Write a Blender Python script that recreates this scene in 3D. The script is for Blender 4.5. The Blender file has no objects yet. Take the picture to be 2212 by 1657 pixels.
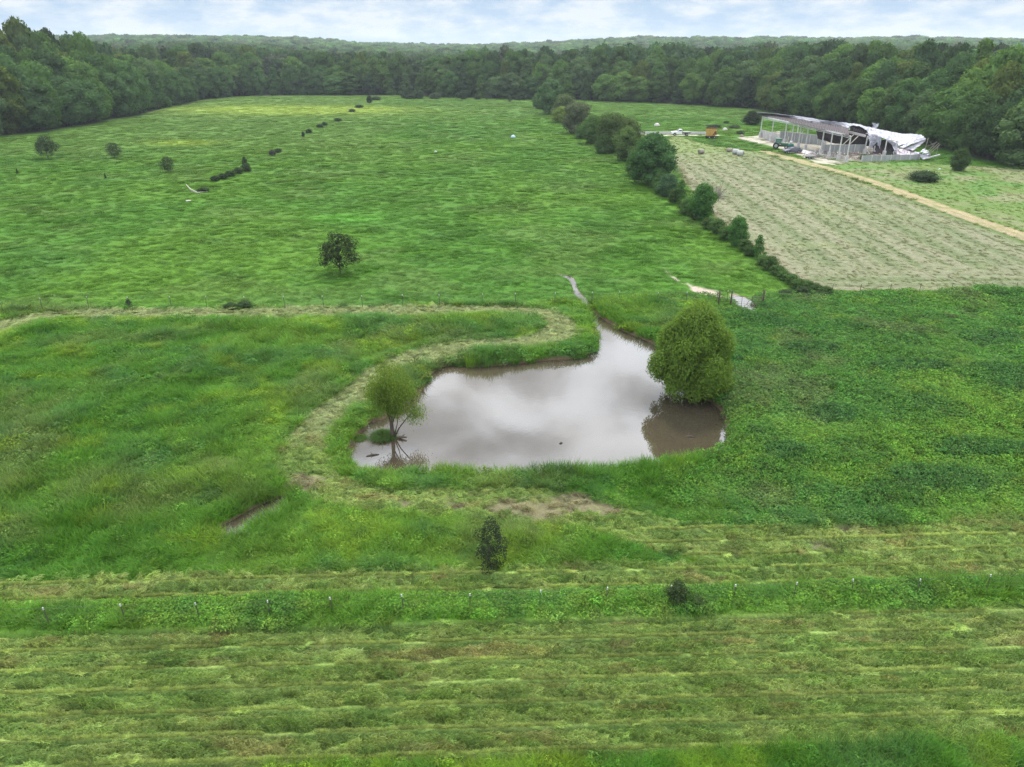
import bpy, math
import numpy as np
from mathutils import Vector, Matrix

# ------------------------------------------------------------------ camera, sky, sun, exposure
scn = bpy.context.scene
COL = scn.collection
PITCH = 24.76
CAMH = 26.0
FPX = 1586.0                      # focal length in pixels of a 2212 px wide picture
cam_d = bpy.data.cameras.new('camera')
cam = bpy.data.objects.new('camera', cam_d)
COL.objects.link(cam)
cam.location = (0, 0, CAMH)
cam.rotation_euler = (math.radians(90 - PITCH), 0, 0)
cam_d.sensor_width = 36.0
cam_d.lens = 36.0 * FPX / 2212.0
cam_d.clip_start = 0.5
cam_d.clip_end = 20000
scn.camera = cam

SUN_EL, SUN_AZ = 56.0, 12.0        # azimuth measured from +Y towards +X
sun_d = bpy.data.lights.new('sun', 'SUN')
sun_d.energy = 2.8
sun_d.angle = math.radians(9)
sun_d.color = (1.0, 0.95, 0.86)
sun = bpy.data.objects.new('sun', sun_d)
COL.objects.link(sun)
_e, _a = math.radians(SUN_EL), math.radians(SUN_AZ)
sdir = Vector((math.cos(_e) * math.sin(_a), math.cos(_e) * math.cos(_a), math.sin(_e)))
sun.rotation_euler = sdir.to_track_quat('Z', 'Y').to_euler()

vs = scn.view_settings
vs.view_transform = 'Standard'
vs.look = 'None'
vs.exposure = 0.16
vs.gamma = 1.0
scn.cycles.max_bounces = 6
scn.cycles.diffuse_bounces = 2
scn.cycles.glossy_bounces = 2
scn.cycles.transmission_bounces = 2
scn.cycles.volume_bounces = 0
scn.cycles.use_adaptive_sampling = True
scn.cycles.use_denoising = True
scn.cycles.denoiser = 'OPENIMAGEDENOISE'
scn.cycles.denoising_prefilter = 'NONE'


class NT:
    """small helper for node trees"""
    def __init__(self, tree):
        self.t = tree
        for n in list(tree.nodes):
            tree.nodes.remove(n)

    def n(self, kind, **kw):
        nd = self.t.nodes.new(kind)
        ins = kw.pop('ins', {})
        for k, v in kw.items():
            setattr(nd, k, v)
        for k, v in ins.items():
            s = nd.inputs[k]
            if isinstance(v, bpy.types.NodeSocket):
                self.t.links.new(v, s)
            else:
                s.default_value = v
        return nd

    def math(self, op, a, b=0.0, clamp=False):
        return self.n('ShaderNodeMath', operation=op, use_clamp=clamp, ins={0: a, 1: b}).outputs[0]

    def vmath(self, op, a, b=(0, 0, 0)):
        return self.n('ShaderNodeVectorMath', operation=op, ins={0: a, 1: b}).outputs[0]

    def mix(self, f, a, b, blend='MIX'):
        nd = self.n('ShaderNodeMix', data_type='RGBA', blend_type=blend)
        for k, v in ((0, f), (6, a), (7, b)):
            if isinstance(v, bpy.types.NodeSocket):
                self.t.links.new(v, nd.inputs[k])
            else:
                nd.inputs[k].default_value = v if k == 0 or len(v) == 4 else (*v, 1)
        return nd.outputs[2]

    def ramp(self, f, stops, interp='LINEAR'):
        nd = self.n('ShaderNodeValToRGB', ins={0: f})
        cr = nd.color_ramp
        cr.interpolation = interp
        while len(cr.elements) < len(stops):
            cr.elements.new(0.5)
        for e, (p, c) in zip(cr.elements, stops):
            e.position = p
            e.color = (c, c, c, 1) if not hasattr(c, '__len__') else (*c[:3], 1)
        return nd.outputs[0]

    def noise(self, vec, scale, detail=4, rough=0.55, **kw):
        return self.n('ShaderNodeTexNoise', ins={'Vector': vec, 'Scale': scale, 'Detail': detail, 'Roughness': rough, **kw}).outputs[0]

    def link(self, a, b):
        self.t.links.new(a, b)


world = bpy.data.worlds.new("World")
scn.world = world
world.use_nodes = True
w = NT(world.node_tree)
tc = w.n('ShaderNodeTexCoord').outputs['Generated']
sky = w.n('ShaderNodeTexSky', sky_type='NISHITA', sun_disc=False, sun_elevation=math.radians(SUN_EL),
          sun_rotation=math.radians(SUN_AZ), altitude=200, dust_density=1.5)
sep = w.n('ShaderNodeSeparateXYZ', ins={0: tc})
zz = sep.outputs[2]
zc = w.math('MAXIMUM', zz, 0.0)
# cloud deck seen in perspective: direction divided by height
den = w.math('ADD', zc, 0.10)
px = w.math('DIVIDE', sep.outputs[0], den)
py = w.math('DIVIDE', sep.outputs[1], den)
pv = w.n('ShaderNodeCombineXYZ', ins={0: px, 1: py, 2: 0.0}).outputs[0]
cl1 = w.noise(pv, 2.6, 6, 0.48, Distortion=0.3)
# low clouds near the horizon, stretched sideways
lv = w.n('ShaderNodeCombineXYZ', ins={0: w.math('MULTIPLY', sep.outputs[0], 15.0), 1: w.math('MULTIPLY', sep.outputs[1], 15.0),
                                      2: w.math('MULTIPLY', zz, 46.0)}).outputs[0]
cl2 = w.noise(lv, 1.0, 7, 0.58)
# brightness of the cloud layer by height: pale at the horizon, bright overhead
bright = w.ramp(zc, [(0.0, 0.0), (0.06, 0.04), (0.3, 0.78), (0.6, 0.9), (1.0, 1.0)])
deck = w.math('MULTIPLY', w.math('ADD', w.math('MULTIPLY', bright, 2.1), 0.75),
              w.ramp(cl1, [(0.38, 1.15), (0.46, .95), (0.53, 0.60), (0.60, 0.40)]))
deck_c = w.n('ShaderNodeVectorMath', operation='SCALE', ins={0: (0.95, 1.0, 1.08), 'Scale': deck}).outputs[0]
gap = w.n('ShaderNodeVectorMath', operation='SCALE', ins={0: sky.outputs[0], 'Scale': 0.12}).outputs[0]
low_white = w.mix(w.ramp(cl2, [(0.38, 0.0), (0.5, 0.5), (0.60, 1.0)]), (0.42, 0.58, 0.76), (0.74, 0.80, 0.85))
lowmask = w.ramp(zc, [(0.0, 1.0), (0.09, 1.0), (0.22, 0.0)])
cover = w.ramp(cl1, [(0.2, 0.75), (0.42, 0.97), (0.6, 1.0)])
up = w.mix(cover, gap, deck_c)
fin = w.mix(lowmask, up, low_white)
bg = w.n('ShaderNodeBackground', ins={'Color': fin, 'Strength': 1.0})
w.link(bg.outputs[0], w.n('ShaderNodeOutputWorld').inputs[0])

# ------------------------------------------------------------------ geometry of the view (places measured on the photograph)
CT, ST = math.cos(math.radians(PITCH)), math.sin(math.radians(PITCH))


def G(x, y, z=0.0):
    """ground point seen at picture point x, y (2212 px wide picture)"""
    u = (x - 1106.0) / FPX
    v = (y - 828.5) / FPX
    t = (CAMH - z) / (ST + v * CT)
    return (u * t, (CT - v * ST) * t, z)


def ZT(y, Y):
    """height of something whose top is seen at row y and that stands at distance Y"""
    v = (y - 828.5) / FPX
    t = Y / (CT - v * ST)
    return CAMH - t * (ST + v * CT)


def PY(x, y, Y):
    v = (y - 828.5) / FPX
    t = Y / (CT - v * ST)
    return ((x - 1106.0) / FPX * t, Y, CAMH - t * (ST + v * CT))


def poly(pts, z=0.0):
    return np.array([G(x, y, z)[:2] for x, y in pts])


def smooth_poly(P, n=3):
    for _ in range(n):
        Q = np.roll(P, -1, 0)
        P = np.stack([P * .75 + Q * .25, P * .25 + Q * .75], 1).reshape(-1, 2)
    return P


_TAB = np.random.default_rng(77).random(65536 * 2).astype(np.float32)


def hash2(ix, iy, seed):
    k = (ix.astype(np.int32) & 255) + ((iy.astype(np.int32) & 255) << 8)
    return _TAB[(k + (seed * 7919) % 65536)]


def vnoise(x, y, seed=0):
    ix, iy = np.floor(x), np.floor(y)
    fx, fy = (x - ix).astype(np.float32), (y - iy).astype(np.float32)
    fx = fx * fx * (3 - 2 * fx)
    fy = fy * fy * (3 - 2 * fy)
    a, b = hash2(ix, iy, seed), hash2(ix + 1, iy, seed)
    c, d = hash2(ix, iy + 1, seed), hash2(ix + 1, iy + 1, seed)
    return (a + (b - a) * fx) * (1 - fy) + (c + (d - c) * fx) * fy


def fbm(x, y, scale, seed=0, octv=4, gain=0.5):
    """0..1, scale is the size in metres of the largest blobs"""
    s, amp, tot = 0.0, 1.0, 0.0
    fx, fy = x / scale, y / scale
    for k in range(octv):
        cs, sn = math.cos(k * 1.3 + .4), math.sin(k * 1.3 + .4)
        s = s + amp * vnoise(fx * cs - fy * sn + 13.7 * k, fx * sn + fy * cs + 7.1 * k, seed + k * 31)
        tot += amp
        amp *= gain
        fx, fy = fx * 2.03, fy * 2.03
    return s / tot


def ss(a, b, x):
    t = np.clip((x - a) / (b - a), 0, 1)
    return t * t * (3 - 2 * t)


def sdf(P, x, y, far=12.0):
    """signed distance to a closed polygon (negative inside); FAR beyond its neighbourhood"""
    out = np.full(x.shape, far, np.float32)
    lo, hi = P.min(0) - far, P.max(0) + far
    m = (x > lo[0]) & (x < hi[0]) & (y > lo[1]) & (y < hi[1])
    if not m.any():
        return out
    X, Y = x[m], y[m]
    d2 = np.full(X.shape, 1e9)
    ins = np.zeros(X.shape, bool)
    n = len(P)
    for i in range(n):
        ax, ay = P[i]
        bx, by = P[(i + 1) % n]
        ex, ey = bx - ax, by - ay
        wx, wy = X - ax, Y - ay
        t = np.clip((wx * ex + wy * ey) / (ex * ex + ey * ey + 1e-12), 0, 1)
        d2 = np.minimum(d2, (wx - t * ex) ** 2 + (wy - t * ey) ** 2)
        c = ((ay > Y) != (by > Y))
        if c.any() and by != ay:
            xi = ax + (Y - ay) / (by - ay) * ex
            ins ^= c & (X < xi)
    d = np.sqrt(d2)
    out[m] = np.minimum(np.where(ins, -d, d), far)
    return out


def linedist(pts, x, y, far=30.0):
    """distance to an open polyline given in world metres, and the distance along it"""
    P = np.array(pts)
    out = np.full(x.shape, far, np.float32)
    lo, hi = P.min(0) - far, P.max(0) + far
    m = (x > lo[0]) & (x < hi[0]) & (y > lo[1]) & (y < hi[1])
    if not m.any():
        return out
    X, Y = x[m], y[m]
    d2 = np.full(X.shape, 1e9)
    for i in range(len(P) - 1):
        ax, ay = P[i]
        ex, ey = P[i + 1] - P[i]
        wx, wy = X - ax, Y - ay
        t = np.clip((wx * ex + wy * ey) / (ex * ex + ey * ey + 1e-12), 0, 1)
        d2 = np.minimum(d2, (wx - t * ex) ** 2 + (wy - t * ey) ** 2)
    out[m] = np.minimum(np.sqrt(d2), far)
    return out


# ---- outlines
WATER_Z = -0.38
POND = smooth_poly(poly([
    (1250, 640), (1257, 660), (1270, 682), (1281, 705), (1281, 748), (1272, 768), (1240, 773), (1180, 776), (1100, 786), (1050, 790),
    (1000, 789), (968, 787), (945, 794), (925, 808), (912, 826), (900, 850), (870, 872), (845, 886), (821, 906), (788, 910),
    (782, 930), (764, 942), (760, 962), (744, 970), (748, 990), (757, 1013), (762, 1030), (900, 1029), (1100, 1031), (1230, 1031),
    (1330, 1023), (1450, 1013), (1525, 999), (1562, 980), (1578, 955), (1579, 925), (1570, 900), (1556, 880), (1541, 868), (1518, 850),
    (1480, 828), (1450, 792), (1430, 752), (1412, 738), (1351, 716), (1294, 683), (1275, 664), (1266, 648)], WATER_Z), 2)
CREEK = poly([(1262, 660), (1252, 645), (1240, 630), (1234, 608), (1222, 597), (1205, 589), (1240, 597), (1248, 622), (1270, 650)])
DITCH = smooth_poly(poly([(458, 1146), (500, 1124), (545, 1100), (592, 1078), (628, 1062), (636, 1078), (612, 1100), (570, 1130), (530, 1158), (486, 1170)], -.3), 1)
PUDDLE = smooth_poly(poly([(1570, 638), (1606, 638), (1628, 650), (1642, 672), (1640, 682), (1604, 680), (1584, 658)]), 1)
SANDY = smooth_poly(poly([(1474, 606), (1510, 620), (1560, 631), (1600, 636), (1612, 648), (1575, 645), (1530, 640), (1500, 633)]), 1)
RILL = poly([(1428, 562), (1434, 574), (1446, 588), (1462, 600), (1480, 613), (1476, 613), (1455, 600), (1440, 588), (1430, 575)])
WASH = smooth_poly(poly([(1780, 689), (1800, 694), (1808, 702), (1797, 702), (1786, 695)]), 1)
RING = smooth_poly(poly([
    (-60, 712), (0, 695), (44, 682), (117, 672), (205, 668), (440, 669), (648, 664), (909, 662), (1137, 663), (1202, 674), (1235, 690),
    (1254, 706), (1251, 730), (1218, 744), (1137, 754), (1023, 762), (967, 776), (925, 786), (876, 796), (804, 856), (765, 884),
    (729, 921), (710, 944), (707, 990), (726, 1023), (760, 1046), (850, 1060), (1000, 1062), (1200, 1056), (1270, 1068), (1315, 1088),
    (1400, 1119), (1508, 1139), (1656, 1143), (1860, 1138), (2040, 1129), (2212, 1118), (2600, 1100),
    (2600, 1290), (2212, 1276), (2010, 1279), (1797, 1282), (1656, 1288), (1580, 1295), (1329, 1306), (1168, 1310), (953, 1299),
    (864, 1317), (576, 1316), (424, 1316), (283, 1327), (141, 1333), (0, 1343), (-500, 1370), (-500, 1280), (0, 1262), (300, 1251), (500, 1246), (864, 1239),
    (1043, 1234), (1222, 1224), (1401, 1219), (1591, 1231), (1437, 1197), (1347, 1181), (1251, 1147), (1115, 1128), (1007, 1118),
    (864, 1113), (740, 1108), (680, 1086), (625, 1056), (600, 1030), (597, 1000), (610, 960), (648, 912), (690, 879), (746, 837),
    (804, 794), (860, 768), (925, 749), (1007, 739), (1131, 731), (1170, 719), (1179, 706), (1163, 690), (1121, 684), (1039, 682),
    (844, 687), (648, 688), (469, 690), (293, 692), (117, 690), (59, 702), (0, 726), (-60, 744)]), 1)
FORE = poly([(-700, 1375), (0, 1368), (255, 1360), (424, 1355), (576, 1352), (864, 1339), (1115, 1338), (1294, 1326), (1656, 1325), (1827, 1314), (2040, 1302),
             (2212, 1299), (2900, 1290), (2900, 1585), (2212, 1604), (1950, 1612), (1700, 1626), (1500, 1640), (1100, 1652), (580, 1668), (560, 1900), (-900, 1900)])
DRYF = smooth_poly(poly([(1440, 293), (1452, 340), (1475, 385), (1512, 435), (1560, 478), (1610, 520), (1655, 556), (1705, 600), (1765, 622), (1850, 631),
                         (2212, 629), (2700, 628), (2700, 640), (2900, 590), (2330, 545), (2212, 512), (2030, 450), (1860, 396), (1750, 358), (1665, 333), (1600, 322),
                         (1520, 312), (1470, 294)]), 1)
MIDR = smooth_poly(poly([(1640, 322), (1700, 340), (1860, 352), (1990, 350), (2212, 368), (2600, 395), (2600, 640), (2330, 548), (2212, 514), (2030, 452), (1860, 390), (1750, 354)]), 1)
ROAD = [G(x, y)[:2] for x, y in [(1655, 327), (1700, 340), (1760, 357), (1830, 377), (1900, 398), (2030, 446), (2120, 478), (2212, 508), (2400, 575)]]
LANE = [G(x, y)[:2] for x, y in [(1330, 292), (1390, 291.5), (1450, 292), (1545, 292)]]
YARD = poly([(1593, 297), (1640, 293), (1665, 303), (1700, 314), (1735, 326), (1800, 346), (1830, 349), (1800, 356), (1765, 352), (1725, 335), (1693, 324), (1660, 313), (1612, 304)])
BARNF = smooth_poly(poly([(1638, 292), (1660, 303), (1700, 316), (1760, 334), (1828, 350), (1990, 347), (1985, 330), (1880, 312), (1760, 292), (1690, 281)]), 1)
WEEDP = [G(x, y)[:2] + (a, b) for x, y, a, b in [(2150, 735, 4.5, 2.4), (2200, 830, 4, 3.5), (1640, 700, 3.5, 1.3), (1690, 715, 3, 1.2), (2040, 1050, 4.2, 2.2), (1930, 1080, 3, 1.8), (1760, 760, 3.5, 1.5), (1960, 800, 5, 1.6), (1800, 900, 3, 1.6), (1690, 990, 2.6, 1.8), (2130, 980, 4, 1.4)]]
BARE = [G(x, y)[:2] + (r,) for x, y, r in [(1100, 1100, 1.2), (1160, 1107, 1.7), (1235, 1088, 1.5), (1312, 1103, .9), (975, 1094, .9), (655, 1045, 1.3), (870, 1092, .8),
                                           (1820, 1148, .6), (1770, 1182, .6)]]
FENCE_MID = [G(x, y)[:2] for x, y in [(-500, 672), (0, 667), (640, 664), (910, 660), (1204, 655), (1490, 640), (1577, 646), (1643, 641), (1720, 632), (1850, 634), (2212, 631), (2700, 628)]]
HEDGE = [G(x, y)[:2] for x, y in [(1165, 232), (1200, 262), (1240, 287), (1290, 315), (1345, 348), (1405, 398), (1440, 420), (1490, 455), (1540, 492), (1600, 535), (1650, 572), (1700, 610), (1750, 634), (1830, 636)]]
STRIPC = [G(x, y)[:2] for x, y in [(-700, 1372), (0, 1353), (255, 1345), (424, 1338), (576, 1336), (864, 1326), (1115, 1322), (1294, 1314), (1656, 1306), (1827, 1298), (2040, 1290), (2212, 1285), (2900, 1270)]]
FOREST_PX = [(-900, 420), (-150, 318), (0, 296), (60, 290), (180, 272), (300, 250), (380, 230), (450, 216), (520, 208), (600, 205), (870, 205), (960, 211), (1140, 215), (1250, 217),
             (1420, 222), (1520, 228), (1640, 238), (1760, 262), (1900, 290), (2040, 325), (2100, 345), (2212, 362), (2400, 385), (3000, 450)]
FOREST = np.array([G(x, y)[:2] for x, y in FOREST_PX])
FU = FOREST[:, 0] / FOREST[:, 1]
_o = np.argsort(FU)
FU, FD = FU[_o], FOREST[_o, 1]


def edgeY(x, y):
    return np.interp(x / np.maximum(y, 1.0), FU, FD)


RID_U = np.array([-1.2, -.70, -.62, -.5, -.34, -.26, -.20, -.1, 0, .06, .12, .3, .7, 1.2])
RID_H = np.array([16, 16, 17, 19, 20, 15, 9, 4, 6, 13, 19, 21, 20, 20.0])


def base_z(x, y):
    y1 = np.maximum(y, 1.0)
    u = x / y1
    r = np.interp(u, RID_U, RID_H)
    d = np.sqrt(x * x + y * y)
    z = r * ss(620, 1900, d) - 3.0 * ss(430, 560, d) * (1 - ss(560, 900, d))
    z += (fbm(x, y, 420, 5, 3) - .5) * 13 * ss(500, 1100, d)
    # left knoll nearer the field
    z += 7.0 * np.exp(-((u + .40) / .16) ** 2 - ((d - 900) / 260) ** 2)
    lr = ss(-150, -230, x) * ss(90, 250, y)
    z += lr * 2.0 + ss(118, 190, x) * 3.0 * (1 - ss(500, 900, d))
    return z


def rowcoord(x, y):
    return y - 0.034 * x + 0.30 * (fbm(x, y, 22, 77, 2) - .5) + .0


def mixc(c, m, col):
    m = m[..., None]
    return c * (1 - m) + np.asarray(col, np.float32) * m


def field(x, y, fine=True):
    """ground cover at the points: height, masks and the colour of what grows there"""
    r = {}
    d = np.sqrt(x * x + y * y)
    pond = np.minimum(sdf(POND, x, y), sdf(CREEK, x, y) + .02)
    pond = np.minimum(pond, sdf(DITCH, x, y))
    wob = (fbm(x, y, 2.2, 3, 3) - .5)
    pd = pond + wob * .35
    ring = sdf(RING, x, y) + wob * .55
    fore = sdf(FORE, x, y) + wob * .5
    dry = sdf(DRYF, x, y) + wob * 1.6
    midr = sdf(MIDR, x, y) + wob * 3
    road = linedist(ROAD, x, y, 12) + wob * .5
    lane = linedist(LANE, x, y, 12)
    yard = sdf(YARD, x, y) + wob * 1.2
    fy = np.interp(x, [p[0] for p in FENCE_MID], [p[1] for p in FENCE_MID])
    past = ss(-.6, .6, y - fy) * (1 - ss(0, -1, np.minimum(dry, midr)))
    fdist = edgeY(x, y) - y
    forest = ss(3, -6, fdist)
    sand = np.minimum(sdf(SANDY, x, y), np.minimum(sdf(RILL, x, y), sdf(WASH, x, y))) + wob * .8
    pud = sdf(PUDDLE, x, y) + wob * .3
    mown = np.maximum(ss(.15, -.15, ring), ss(.15, -.15, fore))
    r['pond'], r['pud'], r['dry'], r['road'], r['lane'], r['yard'], r['past'], r['forest'], r['mown'] = pd, pud, dry, road, lane, yard, past, forest, mown
    r['fore'], r['ring'], r['midr'], r['sand'] = fore, ring, midr, sand
    # strip under the fence
    strip = linedist(STRIPC, x, y, 8)
    r['strip'] = strip
    # --- colours (what the plants there look like)
    n1 = fbm(x, y, 16, 11, 4)
    n2 = fbm(x, y, 5, 21, 4)
    n3 = fbm(x, y, 1.3, 31, 3)
    n4 = fbm(x, y, 38, 41, 3)
    c = np.zeros(x.shape + (3,), np.float32) + np.array((.064, .165, .018), np.float32)
    c = mixc(c, ss(.42, .66, n1), (.105, .205, .026))
    c = mixc(c, ss(.50, .68, n2) * .8, (.060, .150, .036))
    c = mixc(c, ss(.52, .68, fbm(x, y, 7, 51, 3)) * .6, (.115, .155, .050))
    c = mixc(c, ss(.60, .72, fbm(x, y, 3, 61, 3)) * .7, (.140, .230, .020))
    c = mixc(c, ss(.62, .74, fbm(x, y, 2.2, 66, 3)) * .6, (.040, .115, .030))
    # right of the pond: darker broad-leaved weeds
    px_ = x / np.maximum(y, 1)
    weed = ss(.20, .34, px_ + (n2 - .5) * .12) * (1 - past) * ss(34, 40, y) * (1 - mown)
    weed = np.maximum(weed, ss(1.6, .6, strip) * ss(.35, .55, fbm(x, y, 6, 71, 2)))
    r['weed'] = weed
    cw = np.zeros_like(c) + np.array((.064, .165, .030), np.float32)
    cw = mixc(cw, ss(.42, .62, n1), (.095, .200, .026))
    cw = mixc(cw, ss(.52, .68, n2) * .55, (.044, .125, .028))
    cw = mixc(cw, ss(.60, .72, fbm(x, y, 6, 85, 3)) * .6, (.100, .140, .050))
    cw = mixc(cw, ss(.68, .78, fbm(x, y, 2.2, 81, 3)) * .45, (.130, .220, .022))
    wp = np.zeros_like(x)
    for bx, by, rx_, ry_ in WEEDP:
        wp = np.maximum(wp, np.exp(-((x - bx) / rx_) ** 2 - ((y - by) / ry_) ** 2))
    wp = ss(.35, .75, wp * (.6 + .8 * fbm(x, y, 2.5, 87, 3)))
    r['wp'] = wp
    cw = mixc(cw, wp * .8, (.040, .112, .030))
    c = (c * 1.06) * (1 - weed[..., None]) + cw * weed[..., None]
    # pasture
    cp = np.zeros_like(c) + np.array((.056, .150, .012), np.float32)
    cp = mixc(cp, ss(.42, .66, n4) * .8, (.078, .172, .014))
    cp = mixc(cp, ss(.50, .70, n1) * .45, (.048, .128, .018))
    cp = mixc(cp, ss(.50, .70, fbm(x, y * 1.3, 11, 91, 4)) * .5, (.085, .145, .030))
    cp = mixc(cp, ss(.58, .70, fbm(x, y * 1.5, 2.2, 95, 3)) * .35, (.045, .115, .022))
    lf = ss(-.12, -.22, px_) * ss(170, 230, y)
    cp = mixc(cp, lf * .6, (.100, .175, .034))
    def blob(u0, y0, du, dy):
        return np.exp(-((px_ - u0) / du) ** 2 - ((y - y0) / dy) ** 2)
    cp = mixc(cp, np.clip(blob(-.31, 345, .11, 22) * 1.6 + blob(-.20, 345, .07, 18), 0, 1), (.27, .36, .055))  # lime patch: sun through a cloud gap painted in, plus yellower grass
    cp = mixc(cp, np.clip(blob(-.43, 225, .045, 6) * 1.4, 0, 1), (.16, .24, .03))
    cp = mixc(cp, np.clip(blob(-.225, 121, .05, 3.0) * 1.2, 0, 1), (.075, .22, .02))
    cp = mixc(cp, ss(270, 330, y) * .35, (.115, .185, .045))
    cp = cp * .88
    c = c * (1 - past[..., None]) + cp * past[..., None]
    # mown hay
    s = rowcoord(x, y)
    per = 1.22
    ph = (s / per) - np.floor(s / per)
    rid = np.floor(s / per)
    r['ph'] = ph
    ch = np.zeros_like(c) + np.array((.130, .190, .050), np.float32)
    ch = mixc(ch, ss(.42, .60, fbm(x * .45, y, .8, 101, 3)) * .8, (.185, .230, .075))
    ch = mixc(ch, ss(.46, .66, fbm(x * .3, y * 1.3, 2.4, 111, 3)) * .5, (.095, .165, .036))
    ch = mixc(ch, ss(.52, .66, fbm(x * .5, y * 1.3, .7, 123, 2)) * .6, (.060, .105, .028))
    ch = mixc(ch, ss(.62, .74, fbm(x * .4, y * 1.6, 1.1, 121, 3)) * .45, (.165, .120, .060))
    gl = hash2(rid, rid * 0, 5)
    ch = mixc(ch, ss(.075, .035, np.abs(ph - .90)) * .9 * ((fore < 0) | (y < 36)), (.240, .330, .085))
    ch = mixc(ch, ss(.10, .05, np.abs(ph - .73)) * .75 * ((fore < 0) | (y < 36)), (.060, .105, .026))
    ch = mixc(ch, (fore < 0) * ss(.3, .8, gl) * .25, (.085, .150, .026))
    gx = ss(.5, -.4, ring) * ss(44, 50, y)
    ch = mixc(ch, gx * .85, (.175, .200, .098))
    ch = mixc(ch, gx * .6 * ss(.35, .15, np.abs(np.mod(ring + 4 * 1.1, 1.1) / 1.1 - .5)), (.115, .140, .058))
    bare = np.zeros_like(x)
    for bx, by, br in BARE:
        q = ((x - bx) / (br * 1.5)) ** 2 + ((y - by) / br) ** 2
        bare = np.maximum(bare, np.exp(-q * 1.1))
    bare = ss(.40, .80, bare * (.45 + 1.1 * fbm(x * .6, y * 2.5, 1.1, 131, 3))) * mown
    r['bare'] = bare
    ch = mixc(ch, bare * .8, (.150, .122, .085))
    c = c * (1 - mown[..., None]) + ch * mown[..., None]
    sg = ss(1.25, .7, strip)
    c = mixc(c, sg, (.095, .205, .026))
    c = mixc(c, sg * ss(.5, .62, fbm(x, y, 2.5, 73, 2)) * .7, (.065, .160, .030))
    # dry mown field on the right
    dm = ss(.6, -.6, dry)
    # streaks run along the field
    hd = ss(100, 88, y + .05 * x)
    sx, sy = x - .03 * y + .6 * fbm(x, y, 25, 143, 2), y
    st1 = fbm(sx, sy * .035, 3.4, 141, 3) * (1 - hd) + fbm(x * .05, y, 2.6, 142, 3) * hd
    st2 = fbm(sx, sy * .12, 1.2, 151, 3)
    lin = np.abs(np.mod(sx, 3.6) / 3.6 - .5) * 2 * (1 - hd) + np.abs(np.mod(y, 2.4) / 2.4 - .5) * 2 * hd
    cd = np.zeros_like(c) + np.array((.215, .225, .130), np.float32)
    cd = mixc(cd, ss(.45, .62, st1), (.165, .195, .095))
    cd = mixc(cd, ss(.55, .72, st2) * .5, (.245, .230, .155))
    cd = mixc(cd, ss(.60, .90, lin) * .7, (.125, .155, .070))
    cd = mixc(cd, ss(.35, .10, lin) * .4, (.260, .265, .165))
    cd = mixc(cd, ss(.50, .70, fbm(x, y, 14, 161, 3)) * .5, (.210, .240, .110))
    cd = mixc(cd, ss(-2.5, -.2, dry) * .55, (.265, .230, .160))
    cd = mixc(cd, (1 - hd) * ss(120, 96, y) * .0, (.3, .3, .2))
    cd = mixc(cd, ss(185, 215, y) * .75, (.170, .240, .070))
    c = c * (1 - dm[..., None]) + cd * dm[..., None]
    mm = ss(1, -1, midr) * (1 - dm)
    cm = np.zeros_like(c) + np.array((.120, .175, .052), np.float32)
    cm = mixc(cm, ss(.42, .62, fbm(x, y, 11, 171, 4)), (.175, .190, .100))
    cm = mixc(cm, ss(.55, .7, fbm(x, y, 7, 181, 3)), (.095, .180, .045))
    c = c * (1 - mm[..., None]) + cm * mm[..., None]
    c = c * (1 - (.16 * dm + .12 * mm)[..., None])
    r['mm'], r['dm'] = mm, dm
    # verges and road
    c = mixc(c, ss(4.6, 2.4, road) * .8, (.085, .135, .030))
    rut = ss(1.95, 1.6, road) * (1 - .35 * ss(.45, .2, road))
    c = mixc(c, rut * (.55 + .45 * ss(.25, .5, n3)), (.280, .225, .140))
    c = mixc(c, ss(1.8, 1.1, lane) * ss(.2, .45, n3), (.42, .38, .31))
    c = mixc(c, ss(.5, -.5, yard) * ss(.28, .42, fbm(x, y, 4, 191, 3)), (.34, .31, .27))
    c = mixc(c, ss(.5, -.5, yard) * ss(.6, .68, fbm(x, y, 5, 201, 3)), (.10, .085, .07))
    bf = ss(.6, -.6, sdf(BARNF, x, y) + wob)
    c = mixc(c, bf, (.150, .128, .108))
    c = mixc(c, bf * ss(.45, .6, fbm(x, y, 5, 193, 3)), (.27, .25, .22))
    soil = ss(.15, -.35, sand) * ss(.30, .45, n3 * .7 + .3 * n2)
    c = mixc(c, soil, (.40, .33, .27))
    r['cv'] = c * np.array((1.13, 1.15, 1.06), np.float32)
    mud = np.maximum(ss(.12, -.02, pd), ss(.2, 0, pud))
    c = mixc(c, mud, (.110, .078, .048))
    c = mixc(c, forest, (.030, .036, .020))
    c = c * (1 + .15 * (1 - np.maximum(soil, mud))[..., None] * (1 - dm)[..., None] * np.array((.9, 1.0, .4), np.float32))
    r['soil'], r['mud'] = soil, mud
    r['bareall'] = np.clip(rut + ss(1.8, 1.1, lane) + ss(.5, -.5, yard) + soil + mud + bf + bare * .75, 0, 1)
    # --- height
    z = base_z(x, y)
    near = 1 - ss(380, 520, d)
    z = z + (fbm(x, y, 26, 211, 2) - .5) * .5 * ss(62, 110, d) * near
    tall = (1 - past) * (1 - mown) * (1 - dm) * (1 - mm) * (1 - forest)
    r['tall'] = tall
    shore = ss(.05, 1.2, pd)
    z = z + tall * near * shore * (.10 + .75 * (n2 - .38) + .45 * (fbm(x, y, 2.4, 213, 2) - .5))
    z = z + past * near * ((n3 - .5) * .22 + (n2 - .5) * .25)
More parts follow.
